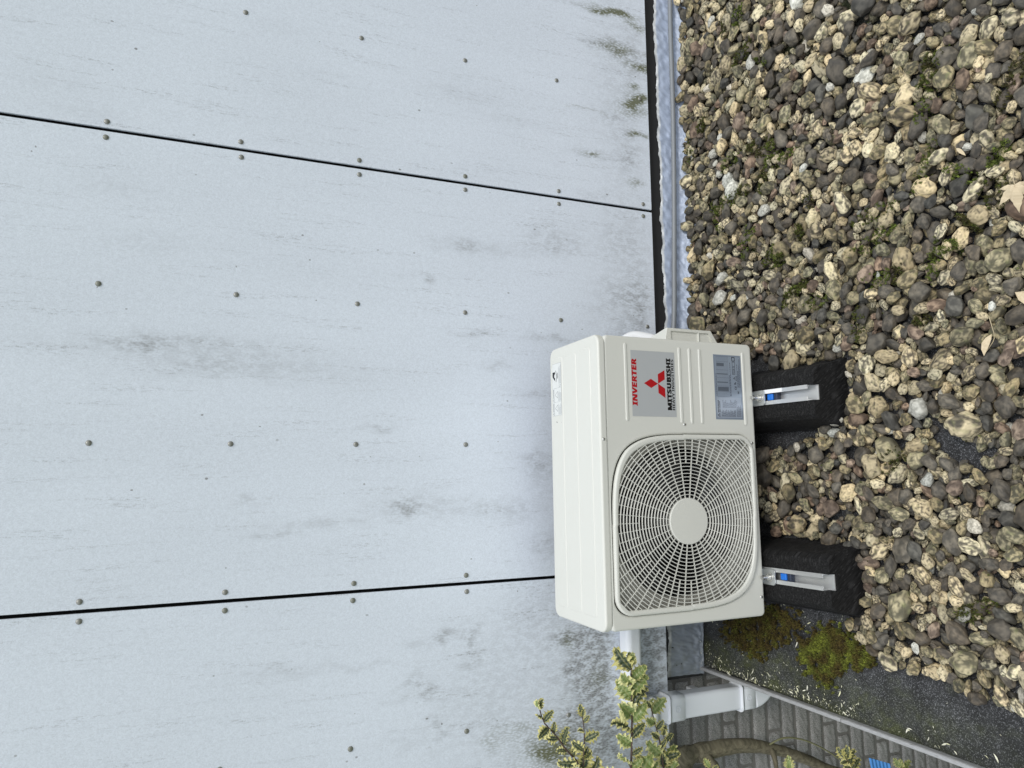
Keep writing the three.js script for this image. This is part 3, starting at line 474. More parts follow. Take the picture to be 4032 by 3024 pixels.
// ------------------------------------------------------------------ white trunking for the pipes
{
  const white1 = std([0.76, 0.79, 0.83], 0.34);
  const g0 = thing('pipe_trunking', 'white plastic pipe trunking with elbows left of the air conditioner', 'trunking');
  // sweep of a rounded box section along a path in the wall plane; section w (across) by d (out from the wall)
  const sweep = (pts, w, d, z0, cap = true, r = 0.012) => {
    const sec = roundRect(w, d, r, 0, z0 + d / 2).getPoints(5), n = sec.length, P = [], I = [];
    pts.forEach(([x, y, a, f = 1]) => { for (const q of sec) P.push(x - Math.sin(a) * q.x * f, y + Math.cos(a) * q.x * f, q.y); });
    for (let i = 0; i + 1 < pts.length; i++) for (let j = 0; j < n; j++) { const a = i * n + j, b = i * n + (j + 1) % n; I.push(a, a + n, b, b, a + n, b + n); }
    const g = new THREE.BufferGeometry(); g.setAttribute('position', new THREE.Float32BufferAttribute(P, 3)); g.setIndex(I);
    const k = P.length / 3;
    if (cap) { const Q = g.attributes.position.array, PP = Array.from(Q); for (const e of [0, pts.length - 1]) { const c = [0, 0, 0]; for (let j = 0; j < n; j++) for (let q = 0; q < 3; q++) c[q] += PP[(e * n + j) * 3 + q] / n; PP.push(...c); const m = PP.length / 3 - 1; for (let j = 0; j < n; j++) e ? I.push(m, e * n + (j + 1) % n, e * n + j) : I.push(m, j, (j + 1) % n); } g.setAttribute('position', new THREE.Float32BufferAttribute(PP, 3)); g.setIndex(I); }
    g.computeVertexNormals(); return g;
  };
  const line = (x0, y0, x1, y1) => { const a = Math.atan2(y1 - y0, x1 - x0); return [[x0, y0, a], [x1, y1, a]]; };
  const yU = 0.3215, w = 0.077, wH = 0.058, d = 0.060, z0 = 0.001;
  const arc = (cx, cy, R, t0, t1, dir) => Array.from({ length: 13 }, (_, k) => { const t = lerp(t0, t1, k / 12); return [cx + R * Math.cos(t), cy + R * Math.sin(t), t + dir * Math.PI / 2]; });
  mesh('trunk', sweep(line(0.2, yU, -0.775, yU), wH, d, z0, true, 0.018), white1, g0);
  // elbow: comes along -x, turns down
  const R = 0.056, ex = -0.7985, yDown = yU - R;
  const el = mesh('elbow', sweep(arc(ex, yDown, R, Math.PI / 2, Math.PI, 1).map((p, k) => [...p, lerp((wH + 0.006) / (w + 0.006), 1, sstep(0, 1, k / 12))]), w + 0.006, d + 0.004, z0, true, 0.014), white1, g0);
  const xV = ex - R;
  mesh('elbow_sleeve', sweep(line(-0.762, yU, ex, yU), wH + 0.008, d + 0.005, z0, true, 0.014), white1, el);
  mesh('elbow_sleeve', sweep(line(xV, yDown, xV, yDown - 0.026), w + 0.008, d + 0.005, z0, true, 0.014), white1, el);
  mesh('trunk', sweep(line(xV, yDown - 0.02, xV, -0.14), w, d, z0), white1, g0);
  // coupler with raised lips
  const cp = mesh('coupler', sweep(line(xV, 0.203, xV, 0.143), w + 0.008, d + 0.005, z0, true, 0.014), white1, g0);
  mesh('coupler_lip', sweep(line(xV, 0.204, xV, 0.198), w + 0.014, d + 0.009, z0, true, 0.015), white1, cp);
  // lower elbow turns to the right, in under the roof edge
  const R2 = 0.06, lw = mesh('elbow', sweep(arc(xV + R2, -0.146, R2, Math.PI, 1.5 * Math.PI, 1), w + 0.006, d + 0.004, z0, true, 0.014), white1, g0);
  mesh('elbow_sleeve', sweep(line(xV, -0.090, xV, -0.147), w + 0.008, d + 0.005, z0, true, 0.014), white1, lw);
  mesh('sleeve_lip', sweep(line(xV, -0.088, xV, -0.094), w + 0.014, d + 0.009, z0, true, 0.015), white1, lw);
  // round embossed marks on the fittings
  const ring = new THREE.TorusGeometry(0.0095, 0.0008, 6, 26), bar = box(0.009, 0.0014, 0.0012);
  for (const [p, x, y, zz] of [[cp, xV, 0.172, d + 0.006], [lw, xV, -0.118, d + 0.006], [el, -0.782, yU, d + 0.006]]) { const m = mesh('embossed_mark', ring, white1, p, [x, y, z0 + zz]); mesh('mark_bar', bar, white1, m, [0, 0, 0], [0, 0, 0.9]); }
  mesh('bracket_clip', rbox(0.05, 0.03, 0.07, 0.004), white1, g0, [xV, 0.03, -0.03]);
}
tag(mesh('insulated_pipe', tube([[0.20, 0.345, 0.034], [0.27, 0.345, 0.036], [0.335, 0.333, 0.046], [0.362, 0.300, 0.062], [0.355, 0.26, 0.09], [0.338, 0.22, 0.12], [0.325, 0.19, 0.15]], 0.019, 50, 14), std([0.78, 0.79, 0.8], 0.55)), 'white insulated pipe bulging out behind the unit above its valve cover', 'pipe');

// ------------------------------------------------------------------ gravel bed
const bald = [                      // cleared ground round the rubber feet and one bare spot in the gravel
  [[0.30, 0.02], [0.27, 0.36], [0.218, 0.45], [0.222, 0.58], [0.228, 0.69], [0.195, 0.692], [0.10, 0.692], [0.065, 0.675], [0.03, 0.62], [0.005, 0.545], [-0.03, 0.42], [-0.05, 0.30], [-0.05, 0.02]],
  [[-0.20, 0.02], [-0.22, 0.33], [-0.275, 0.40], [-0.268, 0.52], [-0.285, 0.62], [-0.32, 0.695], [-0.39, 0.700], [-0.46, 0.695], [-0.49, 0.64], [-0.70, 0.64], [-0.76, 0.5], [-0.76, 0.02]],
  [[0.03, 0.93], [-0.02, 0.915], [-0.07, 0.955], [-0.085, 1.03], [-0.05, 1.045], [-0.01, 1.0]],
];
const feltEdge = [[-0.80, 0.0], [-0.80, 0.0], [-0.487, 0.629], [-0.538, 0.67], [-0.575, 0.726], [-0.565, 0.79], [-0.575, 0.83], [-0.565, 0.915], [-0.59, 0.96], [-0.595, 1.06], [-0.60, 1.09], [-0.60, 3.0]];
const edgeX = (z) => { for (let i = 2; i + 1 < feltEdge.length; i++) if (z <= feltEdge[i + 1][1]) return lerp(feltEdge[i][0], feltEdge[i + 1][0], Math.max(0, (z - feltEdge[i][1]) / (feltEdge[i + 1][1] - feltEdge[i][1]))); return -0.6; };
const gx0 = -0.66, gx1 = 1.95, gz0 = 0.022, gz1 = 1.42;
const inGravel = (x, z) => x > edgeX(z) && x < gx1 && z > gz0 && z < gz1 && !bald.some((p) => inPoly(x, z, p));
const CELL = 0.005, GW = Math.ceil((gx1 - gx0) / CELL) + 20, GH = Math.ceil((gz1 - gz0) / CELL) + 20, HF = new Float32Array(GW * GH);
const hAt = (x, z) => { const i = Math.round((x - gx0) / CELL) + 8, j = Math.round((z - gz0) / CELL) + 8; return i >= 0 && j >= 0 && i < GW && j < GH ? HF[j * GW + i] : 0; };
const gravelBed = new THREE.Group(); gravelBed.name = 'gravel_bed'; kind(gravelBed, 'structure'); scene.add(gravelBed);
{
  const R = rng(2024), n3 = createNoise3D(rng(41)), n3b = createNoise3D(rng(42));
  // stone shapes: unit radius ellipsoids, flattened on random planes and roughened; vertex colours hold the mineral mottling
  const shapes = [];
  const KINDS = [
    { n: 12, lo: [0.105, 0.09, 0.065], hi: [0.68, 0.605, 0.42], f: 1.5, th: [-0.55, 0.35], rough: 0.045, planes: 6 },     // cream crust on brown
    { n: 7, lo: [0.068, 0.059, 0.046], hi: [0.155, 0.130, 0.096], f: 1.2, th: [-0.6, 0.8], rough: 0.018, planes: 5 },     // smooth grey-brown
    { n: 6, lo: [0.10, 0.088, 0.055], hi: [0.37, 0.32, 0.20], f: 1.2, th: [-0.4, 0.5], rough: 0.03, planes: 6 },        // olive tan
    { n: 3, lo: [0.36, 0.345, 0.29], hi: [0.66, 0.63, 0.54], f: 1.8, th: [-0.5, 0.4], rough: 0.03, planes: 7 },          // pale quartz
    { n: 4, lo: [0.05, 0.046, 0.038], hi: [0.112, 0.102, 0.082], f: 1.4, th: [-0.6, 0.8], rough: 0.012, planes: 8 },    // dark slate
    { n: 3, lo: [0.12, 0.085, 0.062], hi: [0.34, 0.25, 0.18], f: 1.3, th: [-0.5, 0.7], rough: 0.025, planes: 6 },      // reddish
  ];
  KINDS.forEach((K, ki) => {
    for (let v = 0; v < K.n; v++) {
      let g = mergeVertices(new THREE.IcosahedronGeometry(1, 6).deleteAttribute('normal').deleteAttribute('uv'));
      const p = g.attributes.position, C = new Float32Array(p.count * 3), o = R() * 100, planes = [], kf = K.f * (0.55 + 0.85 * R()), ochre = R(), pitty = R();
      for (let k = 0; k < K.planes + Math.floor(R() * 4); k++) { const a = new THREE.Vector3(R() - 0.5, R() - 0.5, R() - 0.5).normalize(); planes.push([a, 0.66 + 0.3 * R()]); }
      const q = new THREE.Vector3();
      for (let i = 0; i < p.count; i++) {
        q.fromBufferAttribute(p, i); const dir = q.clone();
        q.multiplyScalar(1 + 0.16 * n3(dir.x * 0.9 + o, dir.y * 0.9, dir.z * 0.9));
        for (const [a, d] of planes) { const e = q.dot(a) - d; if (e > 0) q.addScaledVector(a, -e * 0.86); }
        q.multiplyScalar(1 + K.rough * n3(dir.x * 5 + o, dir.y * 5, dir.z * 5) + K.rough * 0.6 * n3b(dir.x * 12 + o, dir.y * 12, dir.z * 12));
        p.setXYZ(i, q.x, q.y, q.z);
        const n = n3b(dir.x * kf + o, dir.y * kf, dir.z * kf) + 0.45 * n3(dir.x * kf * 2.3, dir.y * kf * 2.3 + o, dir.z * kf * 2.3) + 0.28 * n3b(dir.x * kf * 5, dir.y * kf * 5, dir.z * kf * 5 + o);
        const bias = ki === 0 ? 0.55 * ((v % 4) / 3 - 0.35) : 0, pit = ki === 0 || ki === 2 ? sstep(0.28, 0.62, n3b(dir.x * 4.6 + o, dir.y * 4.6, dir.z * 4.6)) * 0.85 * pitty : 0, t = sstep(K.th[0], K.th[1], n + bias) * (1 - pit), gr = 1 + 0.24 * n3(dir.x * 13, dir.y * 13 + o, dir.z * 13), lich = ki === 0 || ki === 2 ? sstep(0.35, 0.8, n3(dir.x * 1.3 + o * 2, dir.y * 1.3, dir.z * 1.3)) * 0.3 : 0;
        for (let c = 0; c < 3; c++) C[3 * i + c] = lerp(lerp(K.lo[c], K.hi[c] * (ki === 2 || ki === 0 ? lerp(1, [1.05, 0.9, 0.68][c], ochre * 0.5) : 1), t), [0.26, 0.27, 0.10][c], lich) * gr;
      }
      g.setAttribute('color', new THREE.BufferAttribute(C, 3)); g.computeVertexNormals(); shapes.push({ g, ki });
    }
  });
  const weights = [0.30, 0.28, 0.25, 0.025, 0.085, 0.06];
  const pick = () => { let u = R(), k = 0; while (k < 5 && u > weights[k]) u -= weights[k++]; const c = shapes.map((s, i) => [s, i]).filter(([s]) => s.ki === k); return c[Math.floor(R() * c.length)][1]; };
  // drop the stones one by one on a height field, each to the lowest of a few spots
  const stones = [];
  const TRIES = 7, MAX = 9000; let fails = 0;
  while (stones.length < MAX && fails < 700) {
    const big = R(); let a = 0.0105 + 0.0115 * Math.pow(R(), 1.2); if (big < 0.22) a *= 0.72; if (big > 0.84) a = 0.021 + 0.010 * R(); if (big > 0.98) a = 0.029 + 0.012 * R();
    const bx = a * (0.52 + 0.40 * R()), cy = a * (0.42 + 0.3 * R()); let best = null;
    for (let t = 0; t < TRIES; t++) {
      const x = lerp(gx0, gx1, R()), z = lerp(gz0, gz1, R()); if (!inGravel(x, z)) continue;
      let h = 0, sum = 0, n = 0; for (let k = 0; k < 8; k++) { const th = k * 0.785, v = hAt(x + 0.62 * a * Math.cos(th), z + 0.62 * bx * Math.sin(th)); h = Math.max(h, v); sum += v; n++; } h = Math.max(h * 0.86, hAt(x, z)); 
      if (!best || h < best[2]) best = [x, z, h];
    }
    if (!best) { continue; }
    const near = best[0] - edgeX(best[1]) < 0.05 || bald.some((p) => inPoly(best[0] + 0.035, best[1], p) || inPoly(best[0] - 0.035, best[1], p) || inPoly(best[0], best[1] - 0.035, p));
    if (best[2] > (near ? 0.022 : 0.029)) { fails++; continue; }
    const [x, z, h] = best, tilt = (R() - 0.5) * 0.9, yaw = R() * 6.283, y = Math.max(cy * 0.8, h + cy * 0.55);
    // stamp
    const ca = Math.cos(yaw), sa = Math.sin(yaw), i0 = Math.floor((x - a - gx0) / CELL) + 8, i1 = Math.ceil((x + a - gx0) / CELL) + 8, j0 = Math.floor((z - a - gz0) / CELL) + 8, j1 = Math.ceil((z + a - gz0) / CELL) + 8;
    for (let j = Math.max(0, j0); j <= Math.min(GH - 1, j1); j++) for (let i = Math.max(0, i0); i <= Math.min(GW - 1, i1); i++) {
      const dx = (i - 8) * CELL + gx0 - x, dz = (j - 8) * CELL + gz0 - z, u = (ca * dx - sa * dz) / a, w = (sa * dx + ca * dz) / bx, q = 1 - u * u - w * w;
      if (q > 0) HF[j * GW + i] = Math.max(HF[j * GW + i], y + cy * 0.92 * Math.sqrt(q));
    }
    stones.push({ x, y, z, a, b: bx, c: cy, yaw, tilt, roll: (R() - 0.5) * 0.7, s: pick(), tone: 0.55 + 0.62 * R(), warm: (R() - 0.5) * 0.12 });
  }
  // sizes as seen: the 300 that show largest become parts of their own
  const cam = camera.position, fwd = new THREE.Vector3(0, 0, -1).applyQuaternion(camera.quaternion), inv = camera.matrixWorld.clone().invert(), tv = new THREE.Vector3(), tanV = Math.tan(camera.fov * Math.PI / 360);
  for (const s of stones) {
    tv.set(s.x, s.y, s.z).applyMatrix4(inv); const d = -tv.z, u = tv.x / d / (tanV * 4 / 3), v = tv.y / d / tanV;
    const seen = Math.abs(u) < 1.0 && Math.abs(v) < 1.0, top = hAt(s.x, s.z) - (s.y + s.c) < 0.006;
    s.size = seen && top && !(s.z < 0.46 && s.x > -0.5 && s.x < 0.3) ? s.a * Math.sqrt(s.b / s.a) / d : 0;
  }
  stones.sort((p, q) => q.size - p.size);
  const mats = KINDS.map((_, k) => vcol(k === 4 || k === 1 ? 0.7 : 0.86));
  const tones = [0, 1, 2, 3].map((k) => { const f = [0.64, 0.84, 1.0, 1.18][k]; return KINDS.map((_, q) => { const m = mats[q].clone(); m.color.setRGB(f * (1 + [0.03, -0.02, 0.04, -0.03][k]), f, f * (1 - [0.04, -0.03, 0.05, -0.02][k])); return m; }); });
  const orient = (o, s) => { o.position.set(s.x, s.y, s.z); o.rotation.set(s.tilt, s.yaw, s.roll, 'YXZ'); o.scale.set(s.a, s.c, s.b); };
  const rest = shapes.map(() => []);
  stones.forEach((s, i) => { if (i < 300) orient(mesh('pebble', shapes[s.s].g, tones[Math.floor(R() * 4)][shapes[s.s].ki], gravelBed), s); else rest[s.s].push(s); });
  const grp = new THREE.Group(); grp.name = 'gravel'; kind(grp, 'stuff'); gravelBed.add(grp);
  const dummy = new THREE.Object3D(), col = new THREE.Color();
  shapes.forEach((sh, k) => {
    const im = new THREE.InstancedMesh(sh.g, mats[sh.ki], rest[k].length); im.name = uniq('gravel_stones'); kind(im, 'stuff'); shadow(im);
    rest[k].forEach((s, i) => { orient(dummy, s); dummy.updateMatrix(); im.setMatrixAt(i, dummy.matrix); im.setColorAt(i, col.setRGB(s.tone * (1 + s.warm), s.tone, s.tone * (1 - s.warm))); });
    grp.add(im);
  });
}
// dark silt between the stones
// ------------------------------------------------------------------ moss
const sprig = (() => {              // one moss shoot: a few curved pointed leaves round a stem, 1 unit tall
  const P = [], I = [];
  for (let k = 0; k < 7; k++) {
    const a = k * 2.4, h = 0.25 + 0.1 * k, l = 0.45 - 0.025 * k, w = 0.10, c = Math.cos(a), s = Math.sin(a), b = P.length / 3;
    P.push(-s * w, h - 0.2, c * w, s * w, h - 0.2, -c * w, c * l * 0.6 - s * w * 0.8, h + 0.1, s * l * 0.6 + c * w * 0.8, c * l * 0.6 + s * w * 0.8, h + 0.1, s * l * 0.6 - c * w * 0.8, c * l, h + 0.34, s * l);
    I.push(b, b + 1, b + 2, b + 1, b + 3, b + 2, b + 2, b + 3, b + 4);
  }
  const g = new THREE.BufferGeometry(); g.setAttribute('position', new THREE.Float32BufferAttribute(P, 3)); g.setIndex(I); g.computeVertexNormals(); return g;
})();
const mossMat = new THREE.MeshPhysicalMaterial({ color: 0xffffff, roughness: 0.95, side: THREE.DoubleSide });
function mossPatch(name, spots, seed, palette) {
  const R = rng(seed), im = new THREE.InstancedMesh(sprig, mossMat, spots.length), d = new THREE.Object3D(), c = new THREE.Color(); im.name = uniq(name); kind(im, 'stuff'); shadow(im);
  spots.forEach(([x, y, z, h, t], i) => { d.position.set(x, y, z); d.rotation.set((R() - 0.5) * 0.8, R() * 6.3, (R() - 0.5) * 0.8); d.scale.set(h * 1.15, h * (0.8 + 0.5 * R()), h * 1.15); d.updateMatrix(); im.setMatrixAt(i, d.matrix); const k = Math.min(palette.length - 1, Math.floor(t * palette.length)), p = palette[k], f = 0.5 + 0.9 * R(); im.setColorAt(i, c.setRGB(p[0] * f, p[1] * f, p[2] * f)); });
  return im;
}
{
  const pal = [[0.070, 0.048, 0.012], [0.10, 0.082, 0.014], [0.12, 0.13, 0.018], [0.20, 0.225, 0.03]];
  const patch = (poly, n, seed, bright, hgt) => {
    const R = rng(seed), out = [], xs = poly.map((p) => p[0]), zs = poly.map((p) => p[1]), x0 = Math.min(...xs) - 0.01, x1 = Math.max(...xs) + 0.01, z0 = Math.min(...zs) - 0.01, z1 = Math.max(...zs) + 0.01;
    let guard = 0; while (out.length < n && guard++ < n * 30) {
      const x = lerp(x0, x1, R()), z = lerp(z0, z1, R()), wx = x + 0.020 * nA(x * 36, z * 36) + 0.012 * nB(x * 100, z * 100), wz = z + 0.020 * nC(x * 36, z * 36) + 0.012 * nD(x * 100, z * 100);
      if (!inPoly(wx, wz, poly)) continue; if (nD(x * 30 + 5, z * 30) < -0.55 + (1 - bright) * 0.3) continue;
      const dome = 0.002 + 0.004 * (0.5 + 0.5 * nB(x * 22, z * 22)); out.push([x, dome * R() * 0.9, z, hgt * (0.7 + 0.6 * R()), Math.min(0.99, Math.max(0, 0.12 + bright * (0.5 + 0.5 * nC(x * 16, z * 16)) + 0.25 * (R() - 0.5)))]);
    }
    return out;
  };
  tag(scene.add(mossPatch('moss_patch', patch([[-0.626, 0.435], [-0.57, 0.463], [-0.545, 0.505], [-0.512, 0.576], [-0.535, 0.64], [-0.56, 0.708], [-0.597, 0.695], [-0.604, 0.633], [-0.636, 0.583], [-0.684, 0.545], [-0.662, 0.49]], 7000, 301, 0.80, 0.0085), 1, pal)).children.at(-1), 'bright yellow green moss cushion on the felt at the gravel edge', 'moss', 'moss on the roofing felt');
  tag(scene.add(mossPatch('moss_patch', patch([[-0.62, 0.09], [-0.55, 0.16], [-0.50, 0.30], [-0.505, 0.44], [-0.545, 0.455], [-0.59, 0.385], [-0.63, 0.33], [-0.665, 0.285], [-0.668, 0.22], [-0.648, 0.15]], 5200, 302, 0.42, 0.0075), 2, pal)).children.at(-1), 'dark olive moss patch on the felt beside the air conditioner', 'moss', 'moss on the roofing felt');
  // tufts between the stones
  const spots = [[1.275,0.366],[1.198,0.448],[1.126,0.137],[0.931,0.428],[0.87,0.465],[0.91,0.406],[1.059,0.052],[0.688,0.603],[0.813,0.42],[0.801,0.241],[0.815,0.334],[0.605,0.56],[0.893,1.003],[0.87,1.014],[0.808,0.984],[0.599,1.146],[0.519,1.134],[0.427,1.023],[0.586,1.06],[0.638,0.969],[0.501,0.811],[0.568,0.443],[0.543,0.481],[0.441,0.548],[0.769,0.19],[0.401,0.817],[0.933,0.274],[0.47,1.061],[0.271,0.926],[0.293,0.75],[0.385,0.614],[0.422,0.51],[-0.072,0.82],[-0.399,1.007],[0.853,0.542],[0.642,0.344],[1.413,0.353],[1.407,0.282],[0.748,1.19],[0.399,0.872],[0.574,0.817],[0.407,0.974]];
  const R = rng(303), out = [];
  for (const [cx, cz] of spots) { const n = 150 + R() * 220, r = 0.016 + 0.022 * R(), el = R() * 3, st = 1 + R() * 0.9, t0 = 0.25 + 0.6 * R(); for (let k = 0; k < n; k++) { const a = R() * 6.28, q = r * Math.sqrt(R()) * 1.1, u = q * Math.cos(a) * st, v = q * Math.sin(a) / st, x = cx + u * Math.cos(el) - v * Math.sin(el), z = cz + u * Math.sin(el) + v * Math.cos(el), h = hAt(x, z); if (h < 0.006 || nB(x * 45, z * 45) < -0.35) continue; out.push([x, h - 0.004, z, 0.0075 * (0.7 + 0.6 * R()), Math.min(0.99, Math.max(0, t0 + 0.5 * (R() - 0.5)))]); } }
  for (let k = 0; k < 5200; k++) { const x = lerp(-0.5, 1.9, R()), z = lerp(0.03, 1.38, R()), h = hAt(x, z); if (h > 0.004 && h < 0.03 && nA(x * 6, z * 6) > 0.1) out.push([x, h - 0.003, z, 0.006, R() * 0.8]); }
  tag(scene.add(mossPatch('moss', out, 3, pal.map((p) => [p[0] * 0.72, p[1] * 0.82, p[2]]))).children.at(-1), 'small green moss tufts growing between the gravel stones', 'moss');
}
// ------------------------------------------------------------------ variegated holly
{
  const R = rng(501);
  const leafGeo = (seed, young) => {          // spiny leaf along +y, face towards +z, length 1
    const r = rng(seed), nl = 50, nw = 6, P = [], C = [], I = [], n2 = createNoise2D(r), spines = 5, curl = 0.18 + 0.3 * r(), fold = 0.16 + 0.2 * r();
    for (let i = 0; i <= nl; i++) for (let j = -nw; j <= nw; j++) {
      const t = i / nl, u = j / nw, s = Math.sign(u) || 1;
      const base = 0.30 * Math.pow(Math.sin(Math.PI * Math.pow(t, 0.82) * 0.97 + 0.02), 0.75) * (t > 0.985 ? 0.3 : 1);
      const ph = (t * spines + (s > 0 ? 0.25 : 0)) % 1, sp = Math.pow(Math.max(0, 1 - Math.abs(ph - 0.62) / 0.46), 4.5);
      const w = base * 0.76 + sp * 0.24 * Math.sin(Math.PI * Math.min(1, t * 1.04)) + 0.008, x = u * w, edge = Math.abs(u);
      const y = t + sp * edge * edge * 0.045, wav = edge * edge * (0.13 * Math.sin(t * spines * 6.283 + (s > 0 ? 1.5 : 0)) + sp * 0.16);
      const z = fold * Math.abs(x) + wav * 0.9 - curl * (t - 0.4) * (t - 0.4) + 0.02 * n2(x * 6, t * 5);
      P.push(x, y, z);
      const m = edge + 0.22 * n2(t * 7 + 3, u * 3) + 0.12 * n2(t * 19, u * 9), cream = sstep(young ? 0.70 : 0.60, young ? 0.82 : 0.72, m + sp * edge * 0.5 + (t > 0.9 ? 0.3 : 0)), vein = edge < 0.09 ? 0.5 : 0, blot = 0.5 + 0.5 * n2(t * 5 + 9, u * 4);
      const g1 = young ? [0.155, 0.215, 0.055] : [0.030, 0.050, 0.026], g2 = young ? [0.225, 0.29, 0.11] : [0.060, 0.085, 0.048], cr = young ? [0.62, 0.60, 0.27] : [0.60, 0.56, 0.22];
      const gcol = g1.map((v, k) => lerp(lerp(v, g2[k], sstep(0.4, 0.75, blot)), cr[k] * 0.6, vein));
      C.push(...gcol.map((v, k) => lerp(v, cr[k], cream)));
    }
    const W = 2 * nw + 1; for (let i = 0; i < nl; i++) for (let j = 0; j < W - 1; j++) { const a = i * W + j, b = a + W; I.push(a, a + 1, b, a + 1, b + 1, b); }
    const g = new THREE.BufferGeometry(); g.setAttribute('position', new THREE.Float32BufferAttribute(P, 3)); g.setAttribute('color', new THREE.Float32BufferAttribute(C, 3)); g.setIndex(I); g.computeVertexNormals(); return g;
  };
  const dark = [1, 2, 3, 4].map((k) => leafGeo(600 + k, false)), young = [1, 2, 3, 4].map((k) => leafGeo(700 + k, true));
  const lm = new THREE.MeshPhysicalMaterial({ vertexColors: true, roughness: 0.36, side: THREE.DoubleSide });
  const twigM = std([0.085, 0.055, 0.045], 0.7), barkT = tex(128, 256, (i, j) => { const n = nA(i / 14, j / 22) * 0.5 + nB(i / 4, j / 9) * 0.35 + 0.3 * (white(i * 9 + j * 131) - 0.5), v = 0.14 * (1 + 0.7 * n); return [v * 1.12, v, v * 0.66]; }, true);
  const bark = new THREE.MeshStandardMaterial({ map: barkT, roughness: 0.9 });
  const shrub = thing('holly_shrub', 'variegated holly shrub with cream edged spiny leaves left of the roof', 'shrub', [0, 0, 0]);
  const place = (parent, p, dir, L, geos, roll) => {
    const y = dir.clone().normalize(), toCam = camera.position.clone().sub(p).normalize().multiplyScalar(0.6).add(new THREE.Vector3(0, 0.5, 0.25)).add(new THREE.Vector3(R() - 0.5, R() - 0.5, R() - 0.5).multiplyScalar(roll));
    const z = toCam.addScaledVector(y, -toCam.dot(y)).normalize(), x = y.clone().cross(z);
    const m = mesh('leaf', geos[Math.floor(R() * geos.length)], lm, parent); m.position.copy(p); m.quaternion.setFromRotationMatrix(new THREE.Matrix4().makeBasis(x, y, z)); m.scale.set(L * 1.08, L, L); return m;
  };
  const shoot = (pts, r0, n, L0, geos, tipL, tStart = 0.08) => {
    const c = new THREE.CatmullRomCurve3(pts.map((p) => new THREE.Vector3(...p)));
    const tw = mesh('twig', taper(pts, [r0, r0 * 0.8, r0 * 0.45], 30, 7), twigM, shrub);
    for (let k = 0; k < n; k++) {
      const t = tStart + (1 - tStart) * (k + 0.4 * R()) / n, p = c.getPointAt(Math.min(1, t)), tan = c.getTangentAt(Math.min(1, t)), side = k % 2 ? 1 : -1;
      const v = new THREE.Vector3(0, side, 0).addScaledVector(tan, -tan.y * side).normalize().addScaledVector(new THREE.Vector3(0, 0, 1), (R() - 0.25) * 1.1).normalize();
      place(tw, p, tan.clone().multiplyScalar(0.3 + 1.1 * R()).addScaledVector(v, 1.0), lerp(L0 * 1.1, L0 * 0.75, t) * (0.5 + 0.8 * R()), geos, 1.5);
    }
    const e = c.getPointAt(1), te = c.getTangentAt(1); for (let k = 0; k < 3; k++) place(tw, e, te.clone().addScaledVector(new THREE.Vector3(R() - 0.5, R() - 0.5, R() - 0.5), 0.9), tipL * (0.7 + 0.4 * R()), geos, 1.2);
  };
  shoot([[-1.3, 0.40, 0.20], [-0.986, 0.450, 0.22], [-0.897, 0.444, 0.22], [-0.819, 0.44, 0.22], [-0.754, 0.438, 0.22], [-0.689, 0.439, 0.22], [-0.652, 0.436, 0.22]], 0.0042, 20, 0.088, [...young, young[0], dark[1]], 0.042, 0.36);
  shoot([[-1.3, 0.36, 0.14], [-0.983, 0.541, 0.16], [-0.933, 0.577, 0.16], [-0.877, 0.628, 0.16], [-0.837, 0.657, 0.16], [-0.793, 0.696, 0.16], [-0.758, 0.707, 0.16]], 0.0040, 14, 0.070, [...dark, young[2]], 0.036, 0.50);
  shoot([[-1.2, 0.45, 0.16], [-0.97, 0.579, 0.18], [-0.927, 0.581, 0.18], [-0.853, 0.576, 0.18], [-0.818, 0.577, 0.18], [-0.790, 0.581, 0.18]], 0.0030, 9, 0.058, dark, 0.032, 0.5);
  shoot([[-1.3, 0.20, 0.13], [-1.036, 0.28, 0.15], [-0.983, 0.29, 0.15], [-0.909, 0.3, 0.15], [-0.864, 0.312, 0.15], [-0.838, 0.319, 0.15], [-0.805, 0.328, 0.15]], 0.0036, 11, 0.072, [...young, ...dark], 0.032, 0.45);
  shoot([[-1.25, 0.22, 0.12], [-1.032, 0.287, 0.14], [-0.979, 0.281, 0.14], [-0.926, 0.274, 0.14], [-0.896, 0.279, 0.14]], 0.0028, 7, 0.056, dark, 0.03, 0.5);
  // fill of leaves at the frame's edge
  shoot([[-1.3, 0.30, 0.2], [-1.1, 0.36, 0.2], [-0.99, 0.385, 0.2], [-0.94, 0.40, 0.2]], 0.003, 10, 0.055, young, 0.035, 0.5);
  shoot([[-1.3, -0.05, 0.2], [-1.15, 0.08, 0.2], [-1.03, 0.14, 0.2], [-0.99, 0.155, 0.2]], 0.003, 9, 0.05, [...dark, young[1]], 0.034, 0.45);
  shoot([[-1.4, -0.35, 0.2], [-1.2, -0.22, 0.2], [-1.08, -0.17, 0.2], [-1.045, -0.155, 0.2]], 0.003, 10, 0.055, [young[0], dark[0], dark[2]], 0.045, 0.45);
  shoot([[-1.4, -0.55, 0.2], [-1.2, -0.45, 0.2], [-1.09, -0.42, 0.2], [-1.05, -0.40, 0.2]], 0.003, 16, 0.06, dark, 0.045, 0.45);
  shoot([[-1.45, -0.78, 0.2], [-1.25, -0.70, 0.2], [-1.16, -0.665, 0.2], [-1.115, -0.65, 0.2]], 0.003, 7, 0.05, young, 0.04, 0.5);
